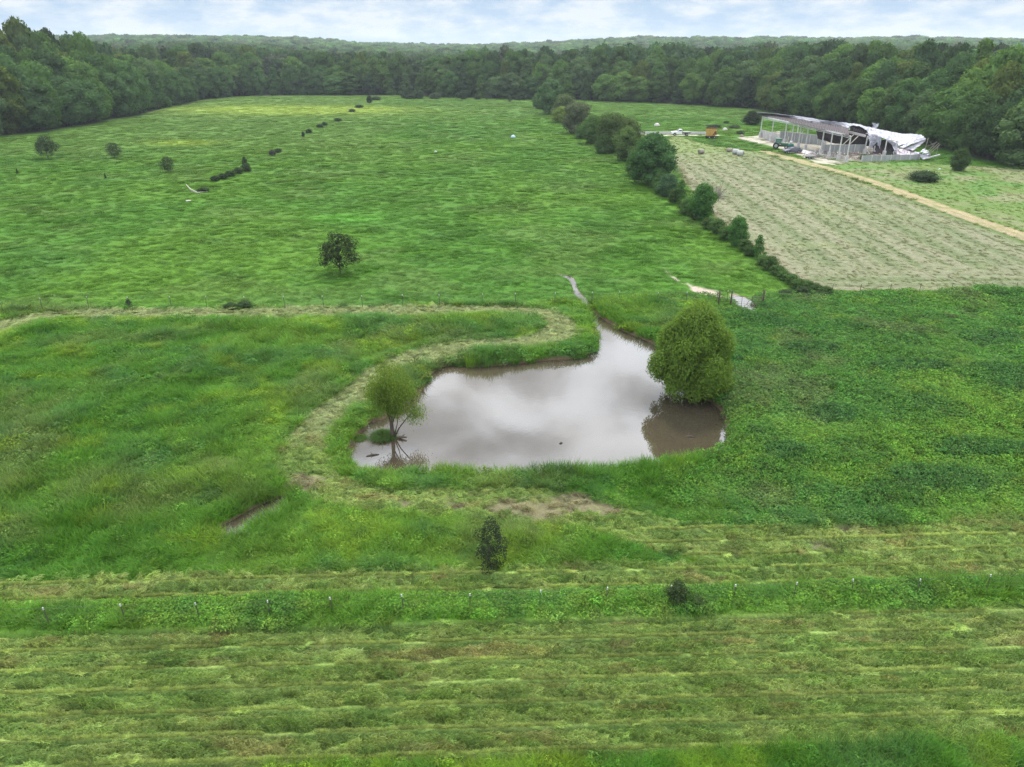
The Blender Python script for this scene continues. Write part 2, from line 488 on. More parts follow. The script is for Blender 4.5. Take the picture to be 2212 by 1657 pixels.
    if fine:
        prof = np.where(ph < .70, .75 - ph * 1.07, np.where(ph < .86, ss(.70, .86, ph), 1 - (ph - .86) * 1.7))
        z = z + mown * (1 - bare) * (.03 + .20 * prof * ((fore < 0) | (y < 36)) + .16 * (fbm(x * .6, y, .7, 221, 3) - .4))
        z = z + (dm + mm) * near * ((st2 - .5) * .12 + (st1 - .5) * .12) + dm * near * .07 * (1 - lin)
    z = z - .10 * rut - .12 * ss(.1, -.4, sand)
    z = z + .30 * ss(1.25, .45, strip)
    # water bodies
    z = np.where(pd < .6, z * ss(-.1, .6, pd) - 1.15 * ss(.42, -1.3, pd), z)
    z = np.where(pud < .5, z * ss(0, .5, pud) - .20 * ss(.4, -.5, pud), z)
    r['z'], r['c'] = z, c
    return r


def tag(o, label=None, cat=None, group=None, kind=None):
    for k, v in (('label', label), ('category', cat), ('group', group), ('kind', kind)):
        if v:
            o[k] = v
    return o


def link(o, parent=None):
    COL.objects.link(o)
    if parent is not None:
        o.parent = parent
    return o


def np_mesh(name, co, faces, mat=None, smooth=False, cols=None, fattr=None, k=4):
    me = bpy.data.meshes.new(name)
    co = np.asarray(co, np.float32)
    faces = np.asarray(faces, np.int32).reshape(-1, k)
    me.vertices.add(len(co))
    me.vertices.foreach_set('co', co.ravel())
    me.loops.add(faces.size)
    me.loops.foreach_set('vertex_index', faces.ravel())
    me.polygons.add(len(faces))
    me.polygons.foreach_set('loop_start', np.arange(0, faces.size, k, dtype=np.int32))
    me.polygons.foreach_set('loop_total', np.full(len(faces), k, np.int32))
    if smooth:
        me.polygons.foreach_set('use_smooth', np.ones(len(faces), bool))
    me.update()
    for nm, arr in (cols or {}).items():
        a = me.attributes.new(nm, 'FLOAT_COLOR', 'POINT')
        c4 = np.ones((len(co), 4), np.float32)
        c4[:, :3] = arr
        a.data.foreach_set('color', c4.ravel())
    for nm, arr in (fattr or {}).items():
        a = me.attributes.new(nm, 'FLOAT', 'POINT')
        a.data.foreach_set('value', np.asarray(arr, np.float32).ravel())
    if mat:
        me.materials.append(mat)
    return me


# ------------------------------------------------------------------ materials
def new_mat(name):
    m = bpy.data.materials.new(name)
    m.use_nodes = True
    return m, NT(m.node_tree)


def leaf_material(name, source='OBJECT', trans=.28, rough=.55, var=.30, hue=(0.5, 1.0, 1.0)):
    """foliage: colour comes from the object colour or from the instance, with leaf-to-leaf variation"""
    m, t = new_mat(name)
    if source == 'OBJECT':
        base = t.n('ShaderNodeObjectInfo').outputs['Color']
    else:
        base = t.n('ShaderNodeAttribute', attribute_type='INSTANCER', attribute_name='tint').outputs['Color']
    lv = t.n('ShaderNodeAttribute', attribute_type='GEOMETRY', attribute_name='lv').outputs['Fac']
    k = t.math('ADD', t.math('MULTIPLY', lv, var * 2), 1.0 - var)
    col = t.n('ShaderNodeVectorMath', operation='SCALE', ins={0: base, 'Scale': k}).outputs[0]
    yel = t.mix(t.ramp(lv, [(.8, 0), (1, .45)]), col, t.vmath('MULTIPLY', col, (1.6, 1.25, .8)))
    di = t.n('ShaderNodeBsdfDiffuse', ins={'Color': yel})
    tr = t.n('ShaderNodeBsdfTranslucent', ins={'Color': t.vmath('MULTIPLY', yel, (1.25, 1.2, .7))})
    gl = t.n('ShaderNodeBsdfGlossy', ins={'Roughness': rough, 'Color': (.5, .52, .5, 1)})
    a = t.n('ShaderNodeMixShader', ins={0: trans, 1: di.outputs[0], 2: tr.outputs[0]})
    b = t.n('ShaderNodeMixShader', ins={0: .018, 1: a.outputs[0], 2: gl.outputs[0]})
    t.link(b.outputs[0], t.n('ShaderNodeOutputMaterial').inputs[0])
    return m


def simple_mat(name, col, rough=.7, metal=0.0, noise_amt=.25, scale=3.0, col2=None, bump=0.0, spec=.4, stretch=(1, 1, 1)):
    m, t = new_mat(name)
    p = t.n('ShaderNodeTexCoord').outputs['Object']
    p = t.vmath('MULTIPLY', p, stretch)
    nz = t.noise(p, scale, 5, .6)
    c2 = col2 or tuple(c * (1 - noise_amt) for c in col)
    c = t.mix(t.ramp(nz, [(.35, 0), (.68, 1)]), (*col, 1), (*c2, 1))
    b = t.n('ShaderNodeBsdfPrincipled', ins={'Base Color': c, 'Roughness': rough, 'Metallic': metal, 'Specular IOR Level': spec})
    if bump:
        bp = t.n('ShaderNodeBump', ins={'Strength': bump, 'Distance': .05, 'Height': nz})
        t.link(bp.outputs[0], b.inputs['Normal'])
    t.link(b.outputs[0], t.n('ShaderNodeOutputMaterial').inputs[0])
    return m


m_ground, t = new_mat('ground')
gc = t.n('ShaderNodeAttribute', attribute_name='gcol').outputs['Color']
gpos = t.n('ShaderNodeNewGeometry').outputs['Position']
na = t.noise(gpos, 3.1, 6, .68)
nb = t.noise(gpos, .9, 5, .6)
nf = t.noise(gpos, 13.0, 3, .6)
mul = t.math('MULTIPLY', t.math('ADD', t.math('MULTIPLY', na, 1.1), .47), t.math('ADD', t.math('MULTIPLY', nb, .9), .55))
mul = t.math('MULTIPLY', mul, t.math('ADD', t.math('MULTIPLY', nf, .7), .65))
gcol = t.n('ShaderNodeVectorMath', operation='SCALE', ins={0: gc, 'Scale': mul}).outputs[0]
bmp = t.n('ShaderNodeBump', ins={'Strength': .9, 'Distance': .25, 'Height': t.math('ADD', na, t.math('MULTIPLY', nb, 1.2))})
gb = t.n('ShaderNodeBsdfPrincipled', ins={'Base Color': gcol, 'Roughness': .9, 'Specular IOR Level': .15, 'Normal': bmp.outputs[0]})
t.link(gb.outputs[0], t.n('ShaderNodeOutputMaterial').inputs[0])

m_water, t = new_mat('muddy_water')
pos = t.n('ShaderNodeNewGeometry').outputs['Position']
nz = t.noise(pos, 1.4, 3, .5)
nz2 = t.noise(pos, 9.0, 2, .5)
bh = t.math('ADD', t.math('MULTIPLY', nz, .6), t.math('MULTIPLY', nz2, .08))
bp = t.n('ShaderNodeBump', ins={'Strength': .018, 'Distance': .10, 'Height': bh})
wc = t.mix(t.ramp(t.noise(pos, .12, 3, .5), [(.4, 0), (.65, 1)]), (.054, .044, .030, 1), (.066, .051, .032, 1))
wb = t.n('ShaderNodeBsdfPrincipled', ins={'Base Color': wc, 'Roughness': .035, 'IOR': 2.15, 'Normal': bp.outputs[0]})
t.link(wb.outputs[0], t.n('ShaderNodeOutputMaterial').inputs[0])

M_LEAF = leaf_material('tree_leaves')
M_LEAFT = leaf_material('willow_leaves', trans=.4)
M_FAR = leaf_material('far_leaves', 'INSTANCER', var=.42)
M_GRASS = leaf_material('grass_blades', 'INSTANCER', trans=.32, var=.34)
M_HAY = leaf_material('cut_hay', 'INSTANCER', trans=.15, var=.40)
M_BARK = simple_mat('bark', (.085, .068, .052), .9, col2=(.045, .036, .028), scale=5, bump=.4)
M_BARKD = simple_mat('dry_wood', (.26, .23, .20), .9, col2=(.14, .12, .10), scale=6)

# ------------------------------------------------------------------ the ground, one sheet to the horizon
NC, NR = 1050, 900
phi = np.radians(np.linspace(-54, 54, NC))
phi = np.concatenate([phi, np.radians(np.linspace(54, 306, 64))[1:-1]])
rad = np.concatenate([np.exp(np.linspace(math.log(15), math.log(520), NR)), np.exp(np.linspace(math.log(520), math.log(12000), 120))[1:]])
RR, PP = np.meshgrid(rad, phi, indexing='ij')
gx, gy = (RR * np.sin(PP)).ravel(), (RR * np.cos(PP)).ravel()
F = field(gx, gy)
nr, nc = RR.shape
idx = np.arange(nr * nc).reshape(nr, nc)
q = np.stack([idx[:-1], np.roll(idx, -1, 1)[:-1], np.roll(idx, -1, 1)[1:], idx[1:]], -1).reshape(-1, 4)
co = np.stack([gx, gy, F['z']], -1)
# the middle of the sheet under the camera: close with one quad ring to a tiny centre
cen = len(co)
ring_c = np.stack([np.sin(phi) * .5, np.cos(phi) * .5, np.zeros(len(phi))], -1)
co = np.concatenate([co, ring_c])
ci = cen + np.arange(nc)
q2 = np.stack([ci, np.roll(ci, -1), np.roll(idx[0], -1), idx[0]], -1)
cols = np.concatenate([F['c'], np.tile(F['c'].reshape(nr, nc, 3)[0].mean(0), (nc, 1))])
me = np_mesh('ground', co, np.concatenate([q, q2])[:, ::-1], m_ground, True, {'gcol': cols})
ground = link(bpy.data.objects.new('ground', me))
ground['kind'] = 'structure'
_T = F['z'].reshape(nr, nc)


def ground_z(x, y):
    return float(field(np.array([float(x)]), np.array([float(y)]))['z'][0])


def water_sheet(name, P, z, grow):
    c = P.mean(0)
    n = len(P)
    d = np.roll(P, -1, 0) - np.roll(P, 1, 0)
    nrm = np.stack([d[:, 1], -d[:, 0]], -1) / (np.linalg.norm(d, axis=1)[:, None] + 1e-9)
    area = .5 * np.sum(P[:, 0] * np.roll(P[:, 1], -1) - np.roll(P[:, 0], -1) * P[:, 1])
    Q = P + nrm * (grow if area > 0 else -grow)
    me = bpy.data.meshes.new(name)
    me.from_pydata([(x, y, z) for x, y in Q], [], [tuple(range(n)) if area > 0 else tuple(range(n))[::-1]])
    me.materials.append(m_water)
    o = link(bpy.data.objects.new(name, me))
    o['kind'] = 'structure'
    return o


water_sheet('pond_water', POND, WATER_Z, .35)
water_sheet('creek_water', CREEK, -.17, .12)
water_sheet('ditch_water', DITCH, -.24, .15)
water_sheet('puddle', PUDDLE, -.09, .1)


# ------------------------------------------------------------------ ground cover
def blades(rng, n, rad_, h, wd, droop=.5, segs=2, jit=.35, flat=0.0):
    """a tuft of curved tapering blades"""
    V, Fc, LV = [], [], []
    for i in range(n):
        a = rng.uniform(0, 2 * math.pi)
        r0 = rad_ * math.sqrt(rng.random())
        bx, by = r0 * math.cos(a), r0 * math.sin(a)
        a2 = a + rng.normal(0, .9)
        dirx, diry = math.cos(a2), math.sin(a2)
        hh = h * rng.uniform(1 - jit, 1 + jit * .6)
        ln = hh * droop * rng.uniform(.3, 1.3)
        px_, py_ = -diry * wd * .5, dirx * wd * .5
        lv = rng.random()
        b = len(V)
        for k in range(segs + 1):
            f = k / segs
            z = hh * (f - .35 * droop * f * f)
            ox, oy = dirx * ln * f * f, diry * ln * f * f
            ww = 1 - .85 * f * f
            V.append((bx + ox - px_ * ww, by + oy - py_ * ww, z))
            V.append((bx + ox + px_ * ww, by + oy + py_ * ww, z))
            LV += [lv * .75 + .25 * f] * 2
        for k in range(segs):
            Fc.append((b + 2 * k, b + 2 * k + 1, b + 2 * k + 3, b + 2 * k + 2))
    return V, Fc, LV


def leafy(rng, n, rad_, h, size, dome=.6):
    """a low dome of broad leaves on stems"""
    V, Fc, LV = [], [], []
    for i in range(n):
        a = rng.uniform(0, 2 * math.pi)
        r0 = rad_ * math.sqrt(rng.random())
        top = h * (1 - dome * (r0 / rad_) ** 2)
        z = top * (1 - .55 * rng.random() ** 2)
        c = Vector((r0 * math.cos(a), r0 * math.sin(a), z))
        nrm = Vector((math.cos(a) * .5 + rng.normal(0, .45), math.sin(a) * .5 + rng.normal(0, .45), 1)).normalized()
        s = size * rng.uniform(.55, 1.3)
        t1 = nrm.orthogonal().normalized()
        t1.rotate(Matrix.Rotation(rng.uniform(0, 6.28), 3, nrm))
        t2 = nrm.cross(t1)
        b = len(V)
        lv = rng.random()
        V += [tuple(c - t1 * s), tuple(c + t2 * s * .5 - nrm * s * .12), tuple(c + t1 * s - nrm * s * .2), tuple(c - t2 * s * .5 - nrm * s * .12)]
        LV += [lv] * 4
        Fc.append((b, b + 1, b + 2, b + 3))
    return V, Fc, LV


def haymat(rng, n, rad_, h, wd):
    """flattened tangle of cut stalks"""
    V, Fc, LV = [], [], []
    for i in range(n):
        a = rng.normal(0, .55) + (math.pi if rng.random() < .5 else 0)
        x0, y0 = rng.uniform(-rad_, rad_), rng.uniform(-rad_ * .42, rad_ * .42)
        ln = rng.uniform(.10, .32)
        bend = rng.normal(0, .7)
        z0 = h * rng.random() ** 1.3
        lv = rng.random()
        b = len(V)
        x, y, aa = x0, y0, a
        for k in range(4):
            f = k / 3
            z = z0 + .05 * math.sin(f * math.pi) * rng.uniform(0, 1.5)
            nx, ny = -math.sin(aa) * wd * .5, math.cos(aa) * wd * .5
            V += [(x - nx, y - ny, z - .35 * wd), (x + nx, y + ny, z + .35 * wd)]
            LV += [lv, lv]
            x += math.cos(aa) * ln / 3
            y += math.sin(aa) * ln / 3
            aa += bend / 3
        for k in range(3):
            Fc.append((b + 2 * k, b + 2 * k + 1, b + 2 * k + 3, b + 2 * k + 2))
    return V, Fc, LV


def proto(name, vfl, mat):
    V, Fc, LV = vfl
    me = np_mesh(name, V, Fc, mat, False, None, {'lv': LV})
    return bpy.data.objects.new(name, me)       # kept outside the scene, used only as the source of stuff


def scatter(name, pts, rot, scl, tint, idx, protos, label=None):
    n = len(pts)
    me = bpy.data.meshes.new(name)
    me.vertices.add(n)
    me.vertices.foreach_set('co', np.asarray(pts, np.float32).ravel())
    for nm, ty, key, arr in (('rot', 'FLOAT_VECTOR', 'vector', rot), ('scl', 'FLOAT_VECTOR', 'vector', scl)):
        me.attributes.new(nm, ty, 'POINT').data.foreach_set(key, np.asarray(arr, np.float32).ravel())
    c4 = np.ones((n, 4), np.float32)
    c4[:, :3] = tint
    me.attributes.new('tint', 'FLOAT_COLOR', 'POINT').data.foreach_set('color', c4.ravel())
    me.attributes.new('pick', 'INT', 'POINT').data.foreach_set('value', np.asarray(idx, np.int32))
    o = link(bpy.data.objects.new(name, me))
    o['kind'] = 'stuff'
    if label:
        o['label'] = label
    g = bpy.data.node_groups.new(name, 'GeometryNodeTree')
    g.interface.new_socket('Geometry', in_out='INPUT', socket_type='NodeSocketGeometry')
    g.interface.new_socket('Geometry', in_out='OUTPUT', socket_type='NodeSocketGeometry')
    gi, go, jn = g.nodes.new('NodeGroupInput'), g.nodes.new('NodeGroupOutput'), g.nodes.new('GeometryNodeJoinGeometry')

    def attr(nm, ty):
        a = g.nodes.new('GeometryNodeInputNamedAttribute')
        a.data_type = ty
        a.inputs['Name'].default_value = nm
        return next(s for s in a.outputs if s.enabled and s.name == 'Attribute')
    ar, as_, ai = attr('rot', 'FLOAT_VECTOR'), attr('scl', 'FLOAT_VECTOR'), attr('pick', 'INT')
    for k, p in enumerate(protos):
        cmp_ = g.nodes.new('FunctionNodeCompare')
        cmp_.data_type = 'INT'
        cmp_.operation = 'EQUAL'
        ia = [s for s in cmp_.inputs if s.enabled]
        g.links.new(ai, ia[0])
        ia[1].default_value = k
        iop = g.nodes.new('GeometryNodeInstanceOnPoints')
        oi = g.nodes.new('GeometryNodeObjectInfo')
        oi.inputs['Object'].default_value = p
        g.links.new(gi.outputs[0], iop.inputs['Points'])
        g.links.new(oi.outputs['Geometry'], iop.inputs['Instance'])
        g.links.new(cmp_.outputs[0], iop.inputs['Selection'])
        g.links.new(as_, iop.inputs['Scale'])
        er = g.nodes.new('FunctionNodeEulerToRotation')
        g.links.new(ar, er.inputs[0])
        g.links.new(er.outputs[0], iop.inputs['Rotation'])
        g.links.new(iop.outputs[0], jn.inputs[0])
    g.links.new(jn.outputs[0], go.inputs[0])
    md = o.modifiers.new('scatter', 'NODES')
    md.node_group = g
    return o


RNG = np.random.default_rng(20240)


def candidates(r0, r1, spacing, grow, umax=1.05):
    """jittered points whose spacing grows with distance from the camera"""
    out = []
    r = r0
    while r < r1:
        s = spacing * (r / r0) ** grow
        half = math.radians(60) if r < 60 else math.radians(46)
        n = max(3, int(2 * half * r / s))
        a = (np.arange(n) + RNG.random(n)) / n * 2 * half - half
        rr = r + (RNG.random(n) - .5) * s * 1.2
        out.append(np.stack([rr * np.sin(a), rr * np.cos(a), np.full(n, s)], -1))
        r += s * .92
    return np.concatenate(out)


rg = np.random.default_rng(5)
P_TALL = [proto('grass_tuft', blades(rg, 70, .34, .62, .026, .75), M_GRASS) for k in range(3)]
P_WEED = [proto('weed_clump', leafy(rg, 120, .42, .55, .065), M_GRASS) for k in range(3)]
P_TUS = [proto('tussock', blades(rg, 90, .46, .30, .034, 1.1, 2), M_GRASS) for k in range(3)]
P_HAY = [proto('hay_mat', haymat(rg, 170, .40, .13, .013), M_HAY) for k in range(4)]

# --- tall meadow, weeds and hay near the pond
C1 = candidates(19, 114, .265, .58)
f1 = field(C1[:, 0], C1[:, 1])
wet = (f1['pond'] > np.where(C1[:, 1] > 57, -.27, -.02)) & (f1['pud'] > .05)
tl = f1['tall']
strip = (f1['strip'] < 1.15 + .5 * RNG.random(len(C1))) & (f1['mown'] < .99)
strip = f1['strip'] < .58 + .6 * fbm(C1[:, 0], C1[:, 1], 3, 301, 2)
is_t = wet & ((tl > .5) | strip) & (f1['soil'] < .4)
noiseh = .35 * f1['wp'] + .25 + 1.5 * fbm(C1[:, 0], C1[:, 1], 3.2, 303, 4)
C, s_ = C1[is_t], C1[is_t, 2]
n = len(C)
wd_ = f1['weed'][is_t] + .35 * (fbm(C[:, 0], C[:, 1], 5, 305, 3) > .58)
isw = RNG.random(n) < np.clip(wd_ * .85 + .08, 0, .95)
hh = noiseh[is_t] * np.where(C[:, 1] < 46, 1.25, 1.0) * np.where(strip[is_t], 1.35, 1.0) * (1 + .25 * ss(1.8, .3, f1['pond'][is_t]))
hh *= np.where(np.abs(f1['ring'][is_t]) < 1.6, .62, 1)
sc = s_ / .265 * .58
rotz = RNG.uniform(0, 6.28, n)
zero = np.zeros(n)
var = (1 + RNG.normal(0, .16, n))[:, None] * (1 + RNG.normal(0, .06, (n, 3)))
pts = np.stack([C[:, 0], C[:, 1], f1['z'][is_t] - .03], -1)
scl = np.stack([sc * 1.15, sc * 1.15, hh * np.clip(sc, .8, 1.15)], -1)
tint = np.clip(f1['cv'][is_t] * var, .004, 1)
rot = np.stack([RNG.normal(0, .12, n), RNG.normal(0, .12, n), rotz], -1)
pk = RNG.integers(0, 3, n)
A = ~isw
scatter('tall_grass', pts[A], rot[A], scl[A], tint[A], pk[A], P_TALL, 'tall green grass around the muddy pond')
scatter('broadleaf_weeds', pts[isw], rot[isw], scl[isw] * np.array([1.1, 1.1, .95]), tint[isw] * .95, pk[isw], P_WEED, 'broad leaved weeds mixed into the tall grass')

rows_ = (f1['fore'] < 0) | (C1[:, 1] < 36)
mh = (f1['mown'] > .5) & wet & ~strip & (RNG.random(len(C1)) > f1['bare'] * .72) & ~(rows_ & (f1['ph'] > .64) & (f1['ph'] < .98) & (RNG.random(len(C1)) < .93))
C, s_ = C1[mh], C1[mh, 2]
n = len(C)
ph = f1['ph'][mh]
hz = 1.25 * np.where((f1['fore'][mh] < 0) | (C[:, 1] < 36), np.where(ph < .70, .95 - .5 * np.abs(ph - .3), .3), .75) * (.4 + 1.2 * fbm(C[:, 0] * .7, C[:, 1], .7, 307, 2)) * np.where(C[:, 1] > 46, .7, 1)
rowrot = np.where(f1['ring'][mh] < 0, RNG.normal(0, .7, n), RNG.normal(.03, .16, n)) + (C[:, 1] > 46) * RNG.normal(0, 1.0, n)
sc = s_ / .265 * .66
pts = np.stack([C[:, 0], C[:, 1], f1['z'][mh] - .01], -1)
rot = np.stack([RNG.normal(0, .18, n), RNG.normal(0, .18, n), rowrot + (RNG.random(n) < .5) * math.pi], -1)
scl = np.stack([sc, sc, hz * 1.5], -1)
var = (1 + RNG.normal(0, .20, n))[:, None] * (1 + RNG.normal(0, .05, (n, 3)))
scatter('mown_hay', pts, rot, scl, np.clip(f1['c'][mh] * (1 + (var - 1) * .55) * 1.34, .004, 1), RNG.integers(0, 4, n), P_HAY, 'freshly cut hay lying in rows')

# short stubble left standing in thin lines between the swaths
Ls = []
for k in range(8, 36):
    xx = np.arange(-48, 48, .085)
    yy = (k + .90) * 1.22 + .034 * xx
    for _ in range(3):
        yy = (k + .90) * 1.22 + .034 * xx - (.30 * (fbm(xx, yy, 22, 77, 2) - .5))
    Ls.append(np.stack([xx, yy + RNG.normal(0, .018, len(xx))], -1))
Ls = np.concatenate(Ls)
Ls = Ls[(np.abs(Ls[:, 0]) < Ls[:, 1] * 1.15) & (RNG.random(len(Ls)) < .9) & (fbm(Ls[:, 0], Ls[:, 1] * 2, 2.5, 333, 2) > .33)]
fl = field(Ls[:, 0], Ls[:, 1])
ms = (fl['mown'] > .6) & (fl['bare'] < .3) & (fl['strip'] > 1.1) & (Ls[:, 1] < 46) & ((fl['fore'] < 0) | (Ls[:, 1] < 36))
n = int(ms.sum())
scatter('stubble_lines', np.stack([Ls[ms, 0], Ls[ms, 1], fl['z'][ms] - .01], -1), np.stack([RNG.normal(0, .2, n), RNG.normal(0, .2, n), RNG.normal(.03, .1, n)], -1),
        np.stack([np.full(n, .36), np.full(n, .14), RNG.uniform(.55, 1.0, n)], -1), np.array((.330, .410, .130)) * (1 + RNG.normal(0, .2, n))[:, None] * (.65 + .7 * fbm(Ls[ms, 0], Ls[ms, 1] * 3, 3.5, 331, 2))[:, None], RNG.integers(0, 3, n), P_TUS,
        'thin lines of lighter stubble between the mown swaths')

# --- pasture tussocks out to the woods, and the dry field on the right
C2 = candidates(72, 470, .62, .85)
f2 = field(C2[:, 0], C2[:, 1])
ok = (f2['past'] > .5) & (f2['pond'] > .3) & (f2['pud'] > .1) & (f2['forest'] < .3) & (f2['bareall'] < .35)
n_ = .6 * fbm(C2[:, 0], C2[:, 1] * 1.5, 2.6, 311, 3) + .4 * fbm(C2[:, 0], C2[:, 1] * 1.3, 7, 317, 3)
keep = ok & (RNG.random(len(C2)) < .6 + .6 * ss(.40, .62, n_))
C, s_ = C2[keep], C2[keep, 2]
n = len(C)
sc = s_ / .62 * .75
big = ss(.55, .72, n_[keep])
pts = np.stack([C[:, 0], C[:, 1], f2['z'][keep] - .03], -1)
scl = np.stack([sc * RNG.uniform(.8, 1.5, n), sc * RNG.uniform(.7, 1.1, n), np.minimum(sc, 1.7) * (.55 + .6 * big) * RNG.uniform(.7, 1.3, n)], -1)
rot = np.stack([zero[:1].repeat(n), zero[:1].repeat(n), RNG.normal(0, .4, n)], -1)
var = (1 + RNG.normal(0, .08, n))[:, None] * (1 - .06 * big)[:, None]
scatter('pasture_grass', pts, rot, scl, np.clip(f2['c'][keep] * var, .004, 1), RNG.integers(0, 3, n), P_TUS, 'tussocky green pasture grass')

dk = ((f2['dm'] > .5) | (f2['mm'] > .5)) & (f2['bareall'] < .3) & (f2['forest'] < .3) & (RNG.random(len(C2)) < .6)
C, s_ = C2[dk], C2[dk, 2]
n = len(C)
sc = s_ / .62 * .62
pts = np.stack([C[:, 0], C[:, 1], f2['z'][dk] - .01], -1)
scl = np.stack([sc, sc, np.clip(sc, 1, 2) * RNG.uniform(.5, 1.3, n) * (.3 + .8 * fbm(C[:, 0], C[:, 1], 3, 313, 3))], -1)
rot = np.stack([RNG.normal(0, .12, n), RNG.normal(0, .12, n), math.radians(90) + RNG.normal(0, .8, n)], -1)
var = (1 + RNG.normal(0, .10, n))[:, None]
scatter('dry_cut_grass', pts, rot, scl, np.clip(f2['c'][dk] * var * 1.5, .004, 1), RNG.integers(0, 4, n), P_HAY, 'dry cut grass on the pale field')
#@@TREES

# ------------------------------------------------------------------ building tools
class MB:
    """collects simple shapes into one mesh"""
    def __init__(self):
        self.V, self.F = [], []

    def add(self, V, F):
        b = len(self.V)
        self.V += [tuple(v) for v in V]
        self.F += [tuple(b + i for i in f) for f in F]
        return self

    def box(self, c, s, rz=0.0, taper=1.0, rx=0.0):
        R = Matrix.Rotation(rz, 3, 'Z') @ Matrix.Rotation(rx, 3, 'X')
        V = []
        for dz in (-.5, .5):
            k = taper if dz > 0 else 1.0
            for dx, dy in ((-.5, -.5), (.5, -.5), (.5, .5), (-.5, .5)):
                V.append(Vector(c) + R @ Vector((dx * s[0] * k, dy * s[1] * k, dz * s[2])))
        return self.add(V, [(3, 2, 1, 0), (4, 5, 6, 7), (0, 1, 5, 4), (1, 2, 6, 5), (2, 3, 7, 6), (3, 0, 4, 7)])

    def bar(self, p, q, w, h=None, roll=0.0):
        p, q = Vector(p), Vector(q)
        d = (q - p)
        L = d.length
        d.normalize()
        s = d.cross(Vector((0, 0, 1)))
        s = s.normalized() if s.length > 1e-4 else Vector((1, 0, 0))
        u = s.cross(d)
        h = h or w
        V = []
        for e in (p, q):
            for a, b in ((-1, -1), (1, -1), (1, 1), (-1, 1)):
                V.append(e + s * a * w / 2 + u * b * h / 2)
        return self.add(V, [(3, 2, 1, 0), (4, 5, 6, 7), (0, 1, 5, 4), (1, 2, 6, 5), (2, 3, 7, 6), (3, 0, 4, 7)])

    def tube(self, pts, rads, n=7, cap=True):
        pts = [Vector(p) for p in pts]
        V, F = [], []
        for i, p in enumerate(pts):
            d = (pts[min(i + 1, len(pts) - 1)] - pts[max(i - 1, 0)]).normalized()
            s = d.cross(Vector((.13, .21, 1)) if abs(d.z) < .95 else Vector((1, .1, 0))).normalized()
            u = s.cross(d)
            for k in range(n):
                a = 2 * math.pi * k / n
                V.append(p + (s * math.cos(a) + u * math.sin(a)) * rads[i])
        for i in range(len(pts) - 1):
            for k in range(n):
                F.append((i * n + k, i * n + (k + 1) % n, (i + 1) * n + (k + 1) % n, (i + 1) * n + k))
        if cap:
            F.append(tuple(range(n))[::-1])
            F.append(tuple((len(pts) - 1) * n + k for k in range(n)))
        return self.add(V, F)

    def slab(self, pts, th=.05):
        """a plate through the given outline, TH thick"""
        pts = [Vector(p) for p in pts]
        nrm = Vector((0, 0, 0))
        c = sum(pts, Vector()) / len(pts)
        for i in range(len(pts)):
            nrm += (pts[i] - c).cross(pts[(i + 1) % len(pts)] - c)
        nrm.normalize()
        n = len(pts)
        V = [p + nrm * th / 2 for p in pts] + [p - nrm * th / 2 for p in pts]
        F = [tuple(range(n)), tuple(range(2 * n - 1, n - 1, -1))] + [(i + n, (i + 1) % n + n, (i + 1) % n, i) for i in range(n)]
        return self.add(V, F)

    def prism(self, prof, w0, wfun=None):
        """side profile (x, z) given a width; wfun narrows it"""
        n = len(prof)
        V = []
        for sgn in (-1, 1):
            for x, z in prof:
                V.append((x, sgn * w0 * .5 * (wfun(x, z) if wfun else 1), z))
        F = [tuple(range(n)), tuple(range(2 * n - 1, n - 1, -1))] + [(i + n, (i + 1) % n + n, (i + 1) % n, i) for i in range(n)]
        return self.add(V, F)

    def build(self, name, mat, parent=None, bevel=0.0, smooth=False):
        me = bpy.data.meshes.new(name)
        me.from_pydata(self.V, [], self.F)
        me.materials.append(mat)
        if smooth:
            me.polygons.foreach_set('use_smooth', [True] * len(me.polygons))
        me.update()
        o = link(bpy.data.objects.new(name, me), parent)
        if bevel:
            b = o.modifiers.new('bevel', 'BEVEL')
            b.width = bevel
            b.segments = 2
            b.limit_method = 'ANGLE'
        return o


def thing(name, label, cat, loc=(0, 0, 0), rz=0.0, group=None):
    o = link(bpy.data.objects.new(name, None))
    o.empty_display_size = .3
    o.location = loc
    o.rotation_euler = (0, 0, rz)
    return tag(o, label, cat, group)


